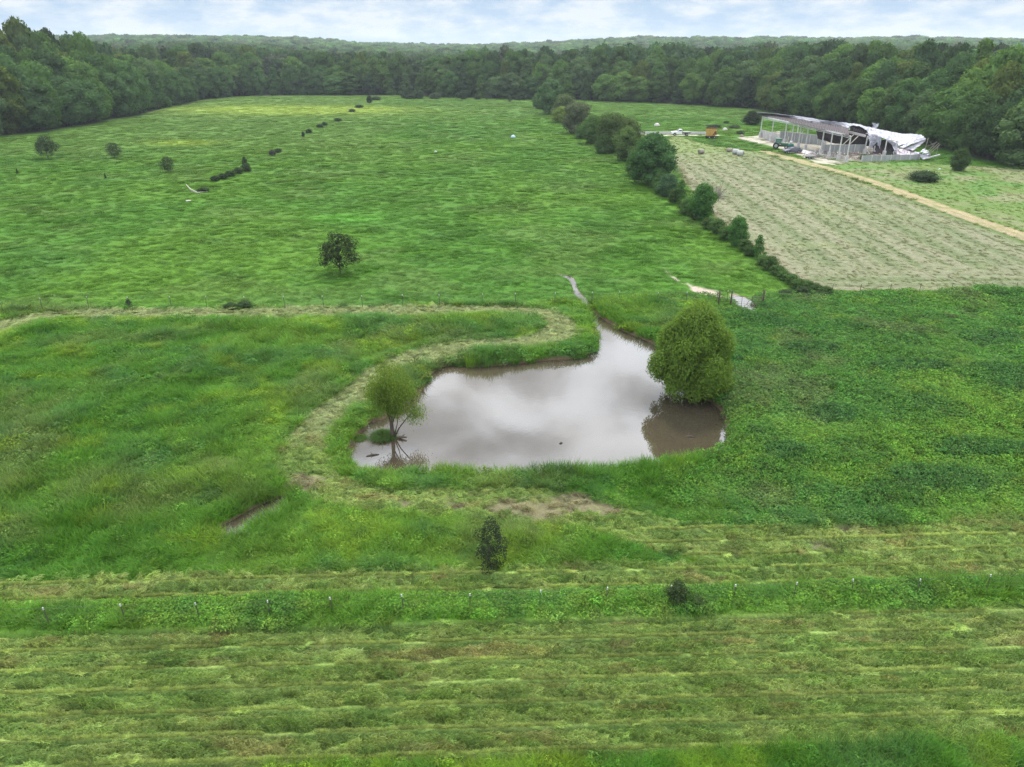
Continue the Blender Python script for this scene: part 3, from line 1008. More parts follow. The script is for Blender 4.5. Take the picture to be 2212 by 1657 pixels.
# ------------------------------------------------------------------ trees
def leaf_cloud(rng, lobes, n, size, aspect=1.0, up=.3, squash=.85, core=.74, fold=.15, hang=0.0, spread=.15):
    L = np.array(lobes)                      # x y z r
    wgt = L[:, 3] ** 2
    k = rng.choice(len(L), int(n * 1.6), p=wgt / wgt.sum())
    d = rng.normal(0, 1, (len(k), 3))
    d[:, 2] += up
    d /= np.linalg.norm(d, axis=1)[:, None]
    rr = L[k, 3] * (.95 - spread + spread * 2 * rng.random(len(k)))
    p = L[k, :3] + d * rr[:, None] * np.array([1, 1, squash])
    keep = np.ones(len(k), bool)
    for i in range(len(L)):
        q = (p - L[i, :3]) / np.array([1, 1, squash])
        keep &= ((q ** 2).sum(1) > (L[i, 3] * .72) ** 2) | (k == i)
    p, d, k = p[keep][:n], d[keep][:n], k[keep][:n]
    m = len(p)
    nr = d * .8 + rng.normal(0, .55, (m, 3)) + np.array([0, 0, .25])
    nr /= np.linalg.norm(nr, axis=1)[:, None]
    r3 = rng.normal(0, 1, (m, 3))
    r3[:, 2] -= hang
    t1 = r3 - nr * (r3 * nr).sum(1)[:, None]
    t1 /= np.linalg.norm(t1, axis=1)[:, None]
    t2 = np.cross(nr, t1)
    s = size * (.6 + .8 * rng.random(m))[:, None]
    V = np.stack([p - t1 * s * aspect, p + t2 * s * .6 - nr * s * fold, p + t1 * s * aspect, p - t2 * s * .6 - nr * s * fold], 1).reshape(-1, 3)
    F_ = np.arange(m * 4).reshape(-1, 4)
    lobe_v = rng.random(len(L))
    lv = np.repeat(.28 * lobe_v[k] + .72 * rng.random(m), 4)
    if core:
        nu, nv = 8, 5
        Vc, Fc, lc = [], [], []
        for i in range(len(L)):
            b = len(Vc)
            for a in range(nv + 1):
                th = math.pi * a / nv
                for c in range(nu):
                    ph = 2 * math.pi * c / nu
                    j = core * (1 + rng.normal(0, .07))
                    Vc.append(L[i, :3] + L[i, 3] * j * np.array([math.sin(th) * math.cos(ph), math.sin(th) * math.sin(ph), math.cos(th) * squash]))
                    lc.append(.25 + .3 * lobe_v[i])
            for a in range(nv):
                for c in range(nu):
                    Fc.append((b + a * nu + c, b + a * nu + (c + 1) % nu, b + (a + 1) * nu + (c + 1) % nu, b + (a + 1) * nu + c))
        Fc = np.array(Fc) + len(V)
        V = np.concatenate([V, np.array(Vc)])
        F_ = np.concatenate([F_, Fc[:, ::-1]])
        lv = np.concatenate([lv, lc])
    return V, F_, lv


def lobes_for(rng, H, R, base, nl, prof, lr=(.26, .42), fill=True):
    out = []
    for i in range(nl):
        f = (i + rng.random()) / nl
        z = H * (base + (1 - base) * f * .93)
        pr = prof(f)
        a = i * 2.399 + rng.normal(0, .4)
        r = R * rng.uniform(*lr) * (.75 + .5 * pr)
        off = max(0.0, R * pr - r * .8) * rng.uniform(.68, 1.2)
        z = max(z + rng.normal(0, .035) * H, r * .5)
        out.append((off * math.cos(a), off * math.sin(a), min(z, H - r * .8), r))
    if fill:
        for f in (.25, .5, .72):
            out.append((0, 0, H * (base + (1 - base) * f), R * prof(f) * .55))
    return out


def trunk_mb(rng, H, r, base, R, limbs=5):
    m = MB()
    lean = rng.normal(0, .03, 2)
    P = [(lean[0] * H * f + rng.normal(0, .03) * f, lean[1] * H * f, H * .78 * f) for f in (0, .08, .3, .6, 1)]
    m.tube(P, [r * 1.35, r, r * .82, r * .5, r * .12], 8)
    for i in range(limbs):
        f = rng.uniform(max(.15, base * .9), .6)
        a = i * 2.4 + rng.normal(0, .3)
        z0 = H * .78 * f
        L_ = R * rng.uniform(.5, .85)
        p0 = Vector((lean[0] * H * f, lean[1] * H * f, z0))
        p1 = p0 + Vector((math.cos(a) * L_ * .5, math.sin(a) * L_ * .5, L_ * .45))
        p2 = p0 + Vector((math.cos(a) * L_, math.sin(a) * L_, L_ * .75))
        m.tube([p0, p1, p2], [r * .42, r * .26, r * .06], 6)
    return m


TREE_PROTOS = []


def make_proto(seed, H, R, base, nl, n, size, prof, mat, lr=(.26, .42), trunk=True, **kw):
    rng = np.random.default_rng(seed)
    lb = lobes_for(rng, H, R, base, nl, prof, lr)
    V, F_, lv = leaf_cloud(rng, lb, n, size, **kw)
    cm = np_mesh('crown', V, F_, mat, False, None, {'lv': lv})
    tm = None
    if trunk:
        tb = trunk_mb(rng, H, max(.05, H * .017), base, R)
        tm = bpy.data.meshes.new('trunk')
        tm.from_pydata(tb.V, [], tb.F)
        tm.materials.append(M_BARK)
    return dict(H=H, R=R, crown=cm, trunk=tm)


def pr_round(f): return max(.25, math.sin(math.pi * min(1, (.18 + f * .80))) ** .6)
def pr_cone(f): return max(.18, (1 - f) ** .55 * .95)
def pr_vase(f): return max(.3, .45 + .55 * math.sin(math.pi * min(1, f * .85 + .1)))
def pr_oval(f): return max(.22, math.sin(math.pi * (.12 + f * .80)) ** .8)


PR = {}
PR['oak1'] = make_proto(1, 16, 6.2, .10, 26, 5200, .34, pr_round, M_LEAF)
PR['oak2'] = make_proto(2, 17, 6.8, .12, 30, 5600, .36, pr_round, M_LEAF)
PR['tall1'] = make_proto(3, 19, 5.2, .12, 26, 5200, .34, pr_oval, M_LEAF)
PR['tall2'] = make_proto(4, 18, 4.6, .10, 24, 4800, .32, pr_cone, M_LEAF)
PR['vase'] = make_proto(5, 15, 6.4, .18, 24, 5000, .34, pr_vase, M_LEAF)
PR['oval'] = make_proto(6, 16, 5.4, .08, 28, 5200, .33, pr_oval, M_LEAF)
PR['shrub1'] = make_proto(7, 3, 1.9, .02, 16, 3200, .085, pr_round, M_LEAF, lr=(.28, .48), spread=.3, core=.6)
PR['shrub2'] = make_proto(8, 3, 1.6, .02, 15, 3000, .085, pr_oval, M_LEAF, lr=(.28, .48), spread=.3, core=.6)
PR['hedge1'] = make_proto(9, 6.5, 3.2, .06, 22, 7500, .14, pr_round, M_LEAF, spread=.28, core=.6)
PR['hedge2'] = make_proto(10, 7, 2.8, .05, 22, 7500, .14, pr_oval, M_LEAF, spread=.28, core=.6)
PR['hedge3'] = make_proto(11, 7, 3.4, .10, 24, 7500, .15, pr_vase, M_LEAF, spread=.28, core=.6)
PR['sapling'] = make_proto(12, 4, 1.5, .12, 16, 2600, .085, pr_cone, M_LEAF, lr=(.2, .34), core=.45)
PR['lone'] = make_proto(13, 5, 2.5, .20, 26, 6500, .075, pr_round, M_LEAF, lr=(.16, .30), core=.3, spread=.34)
PR['lone2'] = make_proto(14, 5, 2.3, .16, 22, 5200, .085, pr_oval, M_LEAF, lr=(.18, .34), core=0, spread=.38)
PR['wispy'] = make_proto(15, 4, 1.5, .05, 20, 4200, .055, pr_oval, M_LEAF, lr=(.22, .4), core=0)
FARP = []
for sd in range(5):
    rng_ = np.random.default_rng(40 + sd)
    Vf, Ff, lf_ = leaf_cloud(rng_, lobes_for(rng_, 20, 6.8, .28, 15, (pr_round, pr_vase, pr_oval)[sd % 3], (.3, .46)), 1100, .60)
    FARP.append(bpy.data.objects.new('far_tree', np_mesh('far_tree', Vf, Ff, M_FAR, False, None, {'lv': lf_})))


def add_tree(name, pk, loc, H, Rw, col, label, cat='tree', group=None, rz=None, rng=RNG):
    p = PR[pk]
    t = thing(name, label, cat, loc, rng.uniform(0, 6.28) if rz is None else rz, group)
    for nm in ('crown', 'trunk'):
        if p[nm] is None:
            continue
        o = link(bpy.data.objects.new(nm if cat != 'shrub' or nm == 'trunk' else 'foliage', p[nm]), t)
        o.scale = (Rw / p['R'], Rw / p['R'], H / p['H'])
        o.color = (*col, 1)
    return t


def px_tree(name, pk, x, yb, yt, wpx, col, label, cat='tree', group=None):
    gx_, gy_, _ = G(x, yb)
    z = float(base_z(np.array([gx_]), np.array([gy_]))[0])
    H = max(.3, ZT(yt, gy_ + .2) - z)
    dep = gy_ * CT + (CAMH - z - H * .5) * ST
    R_ = wpx / 2 * dep / FPX
    return add_tree(name, pk, (gx_, gy_ + R_ * .25, z - .05), H, R_, col, label, cat, group)


GREENS = [tuple(v * k for v, k in zip(g_, (1.12, 1.1, .85))) for g_ in [(.038, .078, .020), (.030, .066, .020), (.046, .090, .022), (.034, .070, .026), (.055, .100, .024), (.028, .058, .022), (.042, .074, .030)]]


def th(n):
    return '%d%s' % (n, 'th' if 10 < n % 100 < 14 else {1: 'st', 2: 'nd', 3: 'rd'}.get(n % 10, 'th'))


# woodland edge: four rows of single trees round the fields
fr = []
arc = 0.0
P_ = FOREST[(FOREST[:, 0] / FOREST[:, 1] > -.93) & (FOREST[:, 0] / FOREST[:, 1] < .93)]
seg = np.diff(P_, axis=0)
sl = np.linalg.norm(seg, axis=1)
cum = np.concatenate([[0], np.cumsum(sl)])
ROWN = ['front', 'second', 'third', 'fourth']
for row in range(4):
    s = RNG.uniform(0, 6)
    while s < cum[-1]:
        i = min(np.searchsorted(cum, s, 'right') - 1, len(seg) - 1)
        f = (s - cum[i]) / sl[i]
        p = P_[i] + seg[i] * f
        nrm = np.array([-seg[i][1], seg[i][0]]) / sl[i]
        # away from the field
        dback = row * 8.5 + 3.5 + RNG.uniform(-1.5, 2.0)
        pp = p + nrm * dback
        if abs(pp[0] / pp[1]) < .80:
            fr.append((row, pp[0], pp[1]))
        s += RNG.uniform(8.4, 12.5) * (1.0 if row else .9)
fr_sel, fr_rest = [], []
fr.sort(key=lambda q: (q[0] > 2, math.hypot(q[1], q[2])))
fr_sel, fr_rest = fr[:292], fr[292:]
fr_sel.sort(key=lambda q: (q[0], q[1] / q[2]))
KN = {'oak1': 'broad', 'oak2': 'spreading', 'tall1': 'tall', 'tall2': 'pointed', 'vase': 'round-topped', 'oval': 'oval'}
secs = {}


def sect(x, y):
    u = x / y
    return ('left', 'far', 'right')[0 if u < -.33 else 1 if u < .20 else 2]


for row, x, y in fr_sel:
    sc_ = sect(x, y)
    k = secs[(row, sc_)] = secs.get((row, sc_), 0) + 1
    kinds = ['oak1', 'oak2', 'tall1', 'tall2', 'vase', 'oval']
    # a regular planted row along the far left corner
    pk = kinds[int(RNG.integers(0, 6))]
    Hh = [14.5, 19, 22, 23.5][row] * RNG.uniform(.84, 1.14)
    if sc_ == 'left':
        Hh *= 1.22 if y < 330 else .95
    if sc_ == 'far':
        Hh *= .86 if row == 0 else .95
    if sc_ == 'right':
        Hh *= 1.03
    if x / y < -.25 and y > 330 and row == 0:
        pk = 'tall2' if RNG.random() < .5 else 'oval'
        Hh = 15 * RNG.uniform(.9, 1.1)
    R_ = PR[pk]['R'] * RNG.uniform(.95, 1.38) * (.9 if row == 0 else 1.0)
    c = np.array(GREENS[int(RNG.integers(0, 7))]) * RNG.uniform(.85, 1.85) * np.array((.95, 1, 1.0))
    if row == 0 and x / y < -.2 and y > 300:
        c = np.array((.055, .120, .030)) * RNG.uniform(.8, 1.2)
    if RNG.random() < .07:
        c = np.array((.085, .125, .022))
    shade = 'dark green' if c[1] < .095 else 'yellow green' if c[0] > .075 else 'mid green'
    z = float(base_z(np.array([x]), np.array([y]))[0])
    lab = '%s %s tree, %s from the left in the %s row of the %s woods' % (KN[pk], shade, th(k), ROWN[row], sc_)
    add_tree('woodland_tree', pk, (x, y, z - .2), Hh, R_, tuple(c), lab, 'tree', 'trees along the edge of the woods')

# the woods behind read as one mass
CW = []
r = 185.0
while r < 3300:
    s = 8.6 if r < 700 else 8.6 * (r / 700) ** .62
    half = math.atan(.86 if r > 500 else 1.15)
    n = int(2 * half * r / s)
    a = (np.arange(n) + RNG.random(n)) / n * 2 * half - half
    rr = r + (RNG.random(n) - .5) * s
    CW.append(np.stack([rr * np.sin(a), rr * np.cos(a), np.full(n, s)], -1))
    r += s * .92
CW = np.concatenate(CW)
ed = CW[:, 1] - edgeY(CW[:, 0], CW[:, 1])
# perpendicular distance behind the edge
pd_ = linedist([tuple(p) for p in FOREST], CW[:, 0], CW[:, 1], 60)
uu = CW[:, 0] / CW[:, 1]
okw = (ed > 0) & (pd_ > np.where(np.abs(uu) < .79, 34, 4)) & (CW[:, 1] > 60)
CW = CW[okw]
ex = np.array([[q[1], q[2], 8.6] for q in fr_rest]) if fr_rest else np.zeros((0, 3))
CW = np.concatenate([CW, ex])
n = len(CW)
uu = CW[:, 0] / CW[:, 1]
zt_ = base_z(CW[:, 0], CW[:, 1])
dd = np.hypot(CW[:, 0], CW[:, 1])
cl_ = fbm(CW[:, 0], CW[:, 1], 60, 401, 3)
sc = (CW[:, 2] / 8.6) * RNG.uniform(.85, 1.2, n)
hz = RNG.uniform(.82, 1.16, n) * (1.0 + .5 * (cl_ - .5)) * np.where(dd < 620, 1.13, .95) * np.where((uu < -.3) & (dd < 420), 1.22, 1.0) * np.where((uu > -.25) & (uu < .12) & (dd < 900), .96, 1.0)
g0 = np.array([(.040, .082, .028)])
tint = g0 * (1 + RNG.normal(0, .34, n))[:, None] * (1 + RNG.normal(0, .07, (n, 3))) * (.8 + .5 * cl_)[:, None]
yl = RNG.random(n) < .08
tint[yl] = np.array((.075, .115, .024))
gr = RNG.random(n) < .10
tint[gr] = np.array((.065, .085, .050))
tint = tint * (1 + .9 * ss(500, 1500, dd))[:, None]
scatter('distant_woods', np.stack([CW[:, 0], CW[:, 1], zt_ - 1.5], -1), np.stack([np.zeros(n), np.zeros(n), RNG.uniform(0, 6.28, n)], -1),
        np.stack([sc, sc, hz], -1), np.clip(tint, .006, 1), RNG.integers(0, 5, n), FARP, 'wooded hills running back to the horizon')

# hedgerow trees between the pasture and the pale field
DG = (.026, .060, .016)
HT = [
    ('hedge2', 1168, 236, 196, 34, (.040, .075, .026), 'small rounded tree at the far end of the hedgerow'),
    ('oval', 1187, 247, 168, 52, (.042, .082, .028), 'tallest pale green tree at the far end of the hedgerow'),
    ('hedge1', 1222, 257, 205, 52, (.052, .074, .028), 'brownish green tree behind the yellow green bush in the hedgerow'),
    ('hedge1', 1211, 265, 230, 34, (.085, .125, .024), 'yellow green bushy tree in the hedgerow beside the tall pale one'),
    ('hedge3', 1246, 288, 223, 58, (.052, .066, .032), 'grey brown round tree with bare lower stems in the hedgerow'),
    ('hedge2', 1283, 312, 248, 52, (.040, .080, .018), 'green tree left of the widest dark crowns in the hedgerow'),
    ('hedge3', 1322, 330, 245, 72, (.042, .068, .018), 'dark olive tree whose crown tops the middle of the hedgerow'),
    ('hedge1', 1352, 322, 256, 66, (.045, .070, .018), 'broad olive tree on the field side of the middle hedgerow'),
    ('hedge2', 1352, 348, 275, 52, (.046, .080, .020), 'lighter green tree in front of the dark middle hedgerow crowns'),
    ('hedge1', 1384, 368, 312, 44, (.040, .082, .020), 'green tree tucked left of the biggest hedgerow tree'),
    ('oak1', 1409, 400, 287, 88, (.028, .068, .018), 'biggest dark glossy tree in the hedgerow nearest the bales'),
    ('hedge2', 1443, 424, 375, 44, (.032, .066, .028), 'small dark tree just below the biggest hedgerow tree'),
    ('sapling', 1470, 440, 388, 36, (.036, .080, .018), 'slim tree beside the dead bush in the hedgerow'),
    ('hedge1', 1264, 300, 262, 40, (.036, .070, .020), 'low dark green tree between the grey brown tree and the middle crowns'),
    ('hedge1', 1306, 332, 288, 40, (.034, .066, .018), 'low leafy tree on the pasture side of the widest crowns'),
    ('hedge2', 1372, 380, 338, 40, (.036, .072, .020), 'dark low tree at the left foot of the biggest hedgerow tree'),
    ('hedge1', 1428, 408, 372, 40, (.036, .074, .020), 'low tree in the gap right of the biggest hedgerow tree'),
    ('hedge1', 1490, 462, 428, 40, (.040, .082, .020), 'low bushy tree left of the bright topped one'),
    ('hedge2', 1517, 476, 396, 54, (.030, .080, .016), 'bright topped tree left of the dead twiggy bush'),
    ('hedge2', 1592, 530, 467, 42, (.034, .088, .018), 'leafy tree halfway down the low hedge'),
    ('sapling', 1637, 558, 506, 32, (.036, .088, .020), 'lowest small tree rising from the low hedge'),
]
for pk, x, yb, yt, wp, c, lab in HT:
    c = tuple(v * 1.85 for v in c)
    px_tree('hedgerow_tree', pk, x, yb, yt, wp * 1.12, c, lab, 'tree', 'trees in the hedgerow')
# low hedge shrubs, one after another
hs = [(1425, 415), (1455, 436), (1484, 458), (1500, 472), (1533, 492), (1552, 503), (1570, 516), (1608, 541), (1622, 552), (1652, 572), (1664, 582),
      (1680, 594), (1696, 604), (1712, 614), (1728, 623), (1745, 630), (1764, 635), (1785, 640)]
for k, (x, y) in enumerate(hs):
    c = (np.array((.058, .115, .028)) * RNG.uniform(.75, 1.2))
    px_tree('hedge_shrub', ('shrub1', 'shrub2')[k % 2], x, y + 2, y - RNG.uniform(20, 30), RNG.uniform(30, 42), tuple(c),
            'low tangled hedge shrub, %s from the top end of the low hedge' % th(k + 1), 'shrub', 'shrubs of the low hedge')
LO = [
    ('lone', 733, 594, 504, 92, (.030, .048, .016), 'lone round dark tree standing in the open pasture', 'tree'),
    ('lone', 101, 344, 293, 52, (.034, .058, .026), 'largest of the small pasture trees before the left woods', 'tree'),
    ('lone2', 246, 341, 308, 34, (.036, .060, .026), 'middle one of the three small trees before the left woods', 'tree'),
    ('lone2', 363, 373, 338, 30, (.034, .056, .022), 'thin crowned small tree right of two others in the left pasture', 'tree'),
    ('sapling', 530, 366, 338, 20, (.028, .058, .018), 'spiky sapling at the top of the old fence row of bushes', 'tree'),
    ('shrub1', 533, 370, 352, 22, (.034, .066, .018), 'bush beneath the spiky sapling', 'shrub'),
    ('shrub1', 514, 375, 361, 24, (.036, .070, .020), 'dark bush below the spiky sapling in the old fence row', 'shrub'),
    ('shrub2', 498, 382, 368, 26, (.034, .068, .018), 'middle dark bush of the old fence row', 'shrub'),
    ('shrub1', 481, 388, 374, 24, (.026, .052, .018), 'very dark round bush low in the old fence row', 'shrub'),
    ('shrub2', 466, 392, 379, 22, (.030, .058, .020), 'last round bush of the old fence row above the fallen branch', 'shrub'),
    ('shrub1', 438, 416, 404, 28, (.036, .068, .022), 'flat bush beside the bleached fallen branch', 'shrub'),
    ('shrub1', 588, 336, 323, 16, (.060, .060, .056), 'small grey leafless bush above the old fence row', 'shrub'),
    ('shrub2', 600, 330, 320, 18, (.046, .076, .030), 'pale bush right of the small grey bush', 'shrub'),
    ('shrub2', 655, 296, 284, 8, (.04, .05, .034), 'narrow grey green bush lowest in the upper fence row', 'shrub'),
    ('shrub1', 667, 289, 278, 16, (.032, .058, .020), 'round bush above the narrow grey one in upper fence row', 'shrub'),
    ('shrub2', 692, 277, 268, 18, (.030, .058, .020), 'dark bush in the middle of the upper fence row', 'shrub'),
    ('shrub1', 701, 272, 263, 14, (.030, .058, .020), 'small bush above the dark middle one of upper fence row', 'shrub'),
    ('shrub2', 728, 262, 255, 20, (.040, .070, .026), 'low faint bush by the sunny end of the field', 'shrub'),
    ('shrub1', 760, 242, 235, 18, (.040, .068, .026), 'low bush on the right edge of the sunny grass', 'shrub'),
    ('shrub2', 775, 233, 226, 22, (.038, .066, .026), 'bush above the low one right of the sunny grass', 'shrub'),
    ('shrub2', 798, 223, 206, 14, (.028, .052, .022), 'upright dark bush at the far end of the old fence', 'shrub'),
    ('shrub1', 812, 216, 208, 26, (.034, .060, .024), 'low wide bush beside the upright dark far one', 'shrub'),
    ('hedge1', 877, 213, 194, 24, (.040, .074, .030), 'pale round bush leftmost before the far woods', 'shrub'),
    ('shrub1', 890, 214, 203, 30, (.034, .062, .026), 'low dark thicket between two round far bushes', 'shrub'),
    ('hedge2', 906, 214, 194, 18, (.042, .076, .030), 'upright round bush second before the far woods', 'shrub'),
    ('shrub1', 940, 214, 200, 28, (.052, .080, .034), 'loose pale bush in the middle before the far woods', 'shrub'),
    ('hedge2', 1001, 215, 194, 20, (.038, .072, .030), 'egg shaped bush before the far woods', 'shrub'),
    ('shrub2', 1031, 215, 203, 18, (.050, .078, .032), 'little pale bush right of the egg shaped one', 'shrub'),
    ('sapling', 1054, 216, 196, 14, (.044, .076, .032), 'spindly far sapling with ragged crown', 'tree'),
    ('lone2', 1101, 221, 206, 12, (.040, .070, .028), 'tiny tree on its own left of the hedgerow end', 'tree'),
    ('hedge1', 1125, 216, 200, 26, (.044, .080, .030), 'rounded bush between the tiny tree and the hedgerow', 'shrub'),
    ('hedge1', 1625, 270, 240, 42, (.028, .050, .018), 'round dark bush behind the far corner of the barn', 'shrub'),
    ('shrub1', 1543, 276, 269, 34, (.034, .060, .030), 'low grey green mound behind the yellow wagon', 'shrub'),
    ('shrub2', 1570, 268, 261, 14, (.030, .054, .022), 'small dark bush in the grass above the wagon', 'shrub'),
    ('shrub1', 1588, 277, 270, 30, (.050, .080, .030), 'low pale bush between the wagon and the barn', 'shrub'),
    ('shrub1', 1600, 290, 282, 22, (.040, .072, .022), 'weedy bush by the stones left of the barn', 'shrub'),
    ('hedge2', 2073, 369, 319, 42, (.045, .090, .020), 'upright bright topped small tree right of the ruined barn', 'tree'),
    ('shrub1', 1998, 392, 369, 72, (.034, .066, .022), 'wide low mounded bush in the field below the barn', 'shrub'),
    ('shrub1', 1922, 341, 329, 18, (.034, .050, .040), 'dark purple weed against the low barn wall', 'shrub'),
    ('sapling', 278, 664, 645, 22, (.026, .060, .022), 'little dark sapling at the mid fence', 'shrub'),
    ('shrub1', 497, 668, 653, 34, (.040, .074, .022), 'left one of two low bushes joined at the mid fence', 'shrub'),
    ('shrub2', 526, 667, 652, 44, (.036, .072, .022), 'right one of two low bushes joined at the mid fence', 'shrub'),
    ('wispy', 1060, 1238, 1124, 84, (.026, .040, .020), 'dark wispy bush standing in the tall grass below the pond', 'shrub'),
    ('shrub2', 1462, 1322, 1258, 62, (.044, .074, .024), 'bush growing through the front fence strip', 'shrub'),
    ('shrub1', 1500, 1326, 1285, 56, (.050, .090, .024), 'softer bush beside the one in the front fence', 'shrub'),
    ('shrub1', 1700, 642, 627, 46, (.036, .062, .026), 'dark low shrub right of the metal gate', 'shrub'),
    ('shrub2', 1735, 644, 620, 40, (.034, .062, .024), 'taller dark shrub where the hedge meets the fence', 'shrub'),
    ('shrub1', 1780, 648, 631, 54, (.044, .078, .026), 'green shrub past the foot of the hedge', 'shrub'),
    ('shrub1', 1870, 344, 333, 30, (.050, .095, .026), 'weeds at the left end of the low barn wall', 'shrub'),
    ('sapling', 38, 377, 362, 6, (.028, .060, .020), 'thin weed stalk in the far left pasture', 'plant'),
    ('sapling', 228, 387, 373, 6, (.028, .060, .020), 'thin weed stalk below the middle small pasture tree', 'plant'),
]
for pk, x, yb, yt, wp, c, lab, cat in LO:
    nm = {'tree': 'small_tree', 'shrub': 'bush', 'plant': 'weed_stalk'}[cat]
    px_tree(nm, pk, x, yb, yt, wp, c, lab, cat)


# ------------------------------------------------------------------ the two willows at the water
def willow_big():
    rng = np.random.default_rng(91)
    gx_, gy_, _ = G(1492, 856, WATER_Z)
    t = thing('willow_tree', 'big round yellow green willow leaning over the right bank of the pond', 'tree', (gx_, gy_, -.4), 0)
    H, R_ = 7.4, 2.85
    lb = []
    for i in range(46):
        f = (i + rng.random()) / 46
        z = H * (.13 + .80 * f)
        pr = (.62 + .42 * math.sin(math.pi * min(1, .12 + f * .88))) * (1 if f < .6 else (1 - (f - .6) * 1.35))
        a = i * 2.399 + rng.normal(0, .3)
        r = rng.uniform(.5, 1.05)
        off = max(0, R_ * pr - r * .7) * rng.uniform(.75, 1.12)
        lb.append((off * math.cos(a) - .15, off * math.sin(a), min(z, H - r * .8), r))
    lb += [(0, 0, 3, 2.2), (0, 0, 5, 2.0), (.2, 0, 6.4, 1.2), (-2.9, -.2, 3.0, .8), (-3.2, -.3, 2.6, .6), (.1, -1.6, 1.6, 1.0), (1.8, -.6, 1.7, 1.0), (-1.6, -.8, 1.8, .9), (2.4, .6, 1.9, .9)]
    for i in range(26):
        a, f = rng.uniform(0, 6.28), rng.uniform(.18, .95)
        rr_ = R_ * (.98 if f < .65 else .98 - (f - .65) * 1.9) * rng.uniform(.92, 1.12)
        lb.append((rr_ * math.cos(a), rr_ * math.sin(a), H * f, rng.uniform(.28, .5)))
    for i in range(6):
        a = rng.uniform(0, 6.28)
        lb.append((.9 * math.cos(a), .9 * math.sin(a), H * rng.uniform(.93, 1.0), rng.uniform(.3, .5)))
    V, F_, lv = leaf_cloud(rng, lb, 62000, .062, aspect=1.7, up=.5, squash=1.15, core=.45, hang=.8, spread=.34)
    o = link(bpy.data.objects.new('crown', np_mesh('willow_crown', V, F_, M_LEAFT, False, None, {'lv': lv})), t)
    o.color = (.120, .205, .026, 1)
    m = MB()
    for a, l, r in ((0.2, 1.0, .16), (2.2, .9, .13), (3.9, 1.1, .14), (5.2, .8, .10), (1.1, .5, .15)):
        m.tube([(0, 0, -.4), (math.cos(a) * .4 * l, math.sin(a) * .4 * l, 1.2), (math.cos(a) * 1.1 * l, math.sin(a) * 1.1 * l, 3.4), (math.cos(a) * 1.7 * l, math.sin(a) * 1.7 * l, 6)],
               [r * 1.2, r, r * .6, r * .15], 7)
    m.build('trunk', M_BARK, t, smooth=True)
    return t


willow_big()


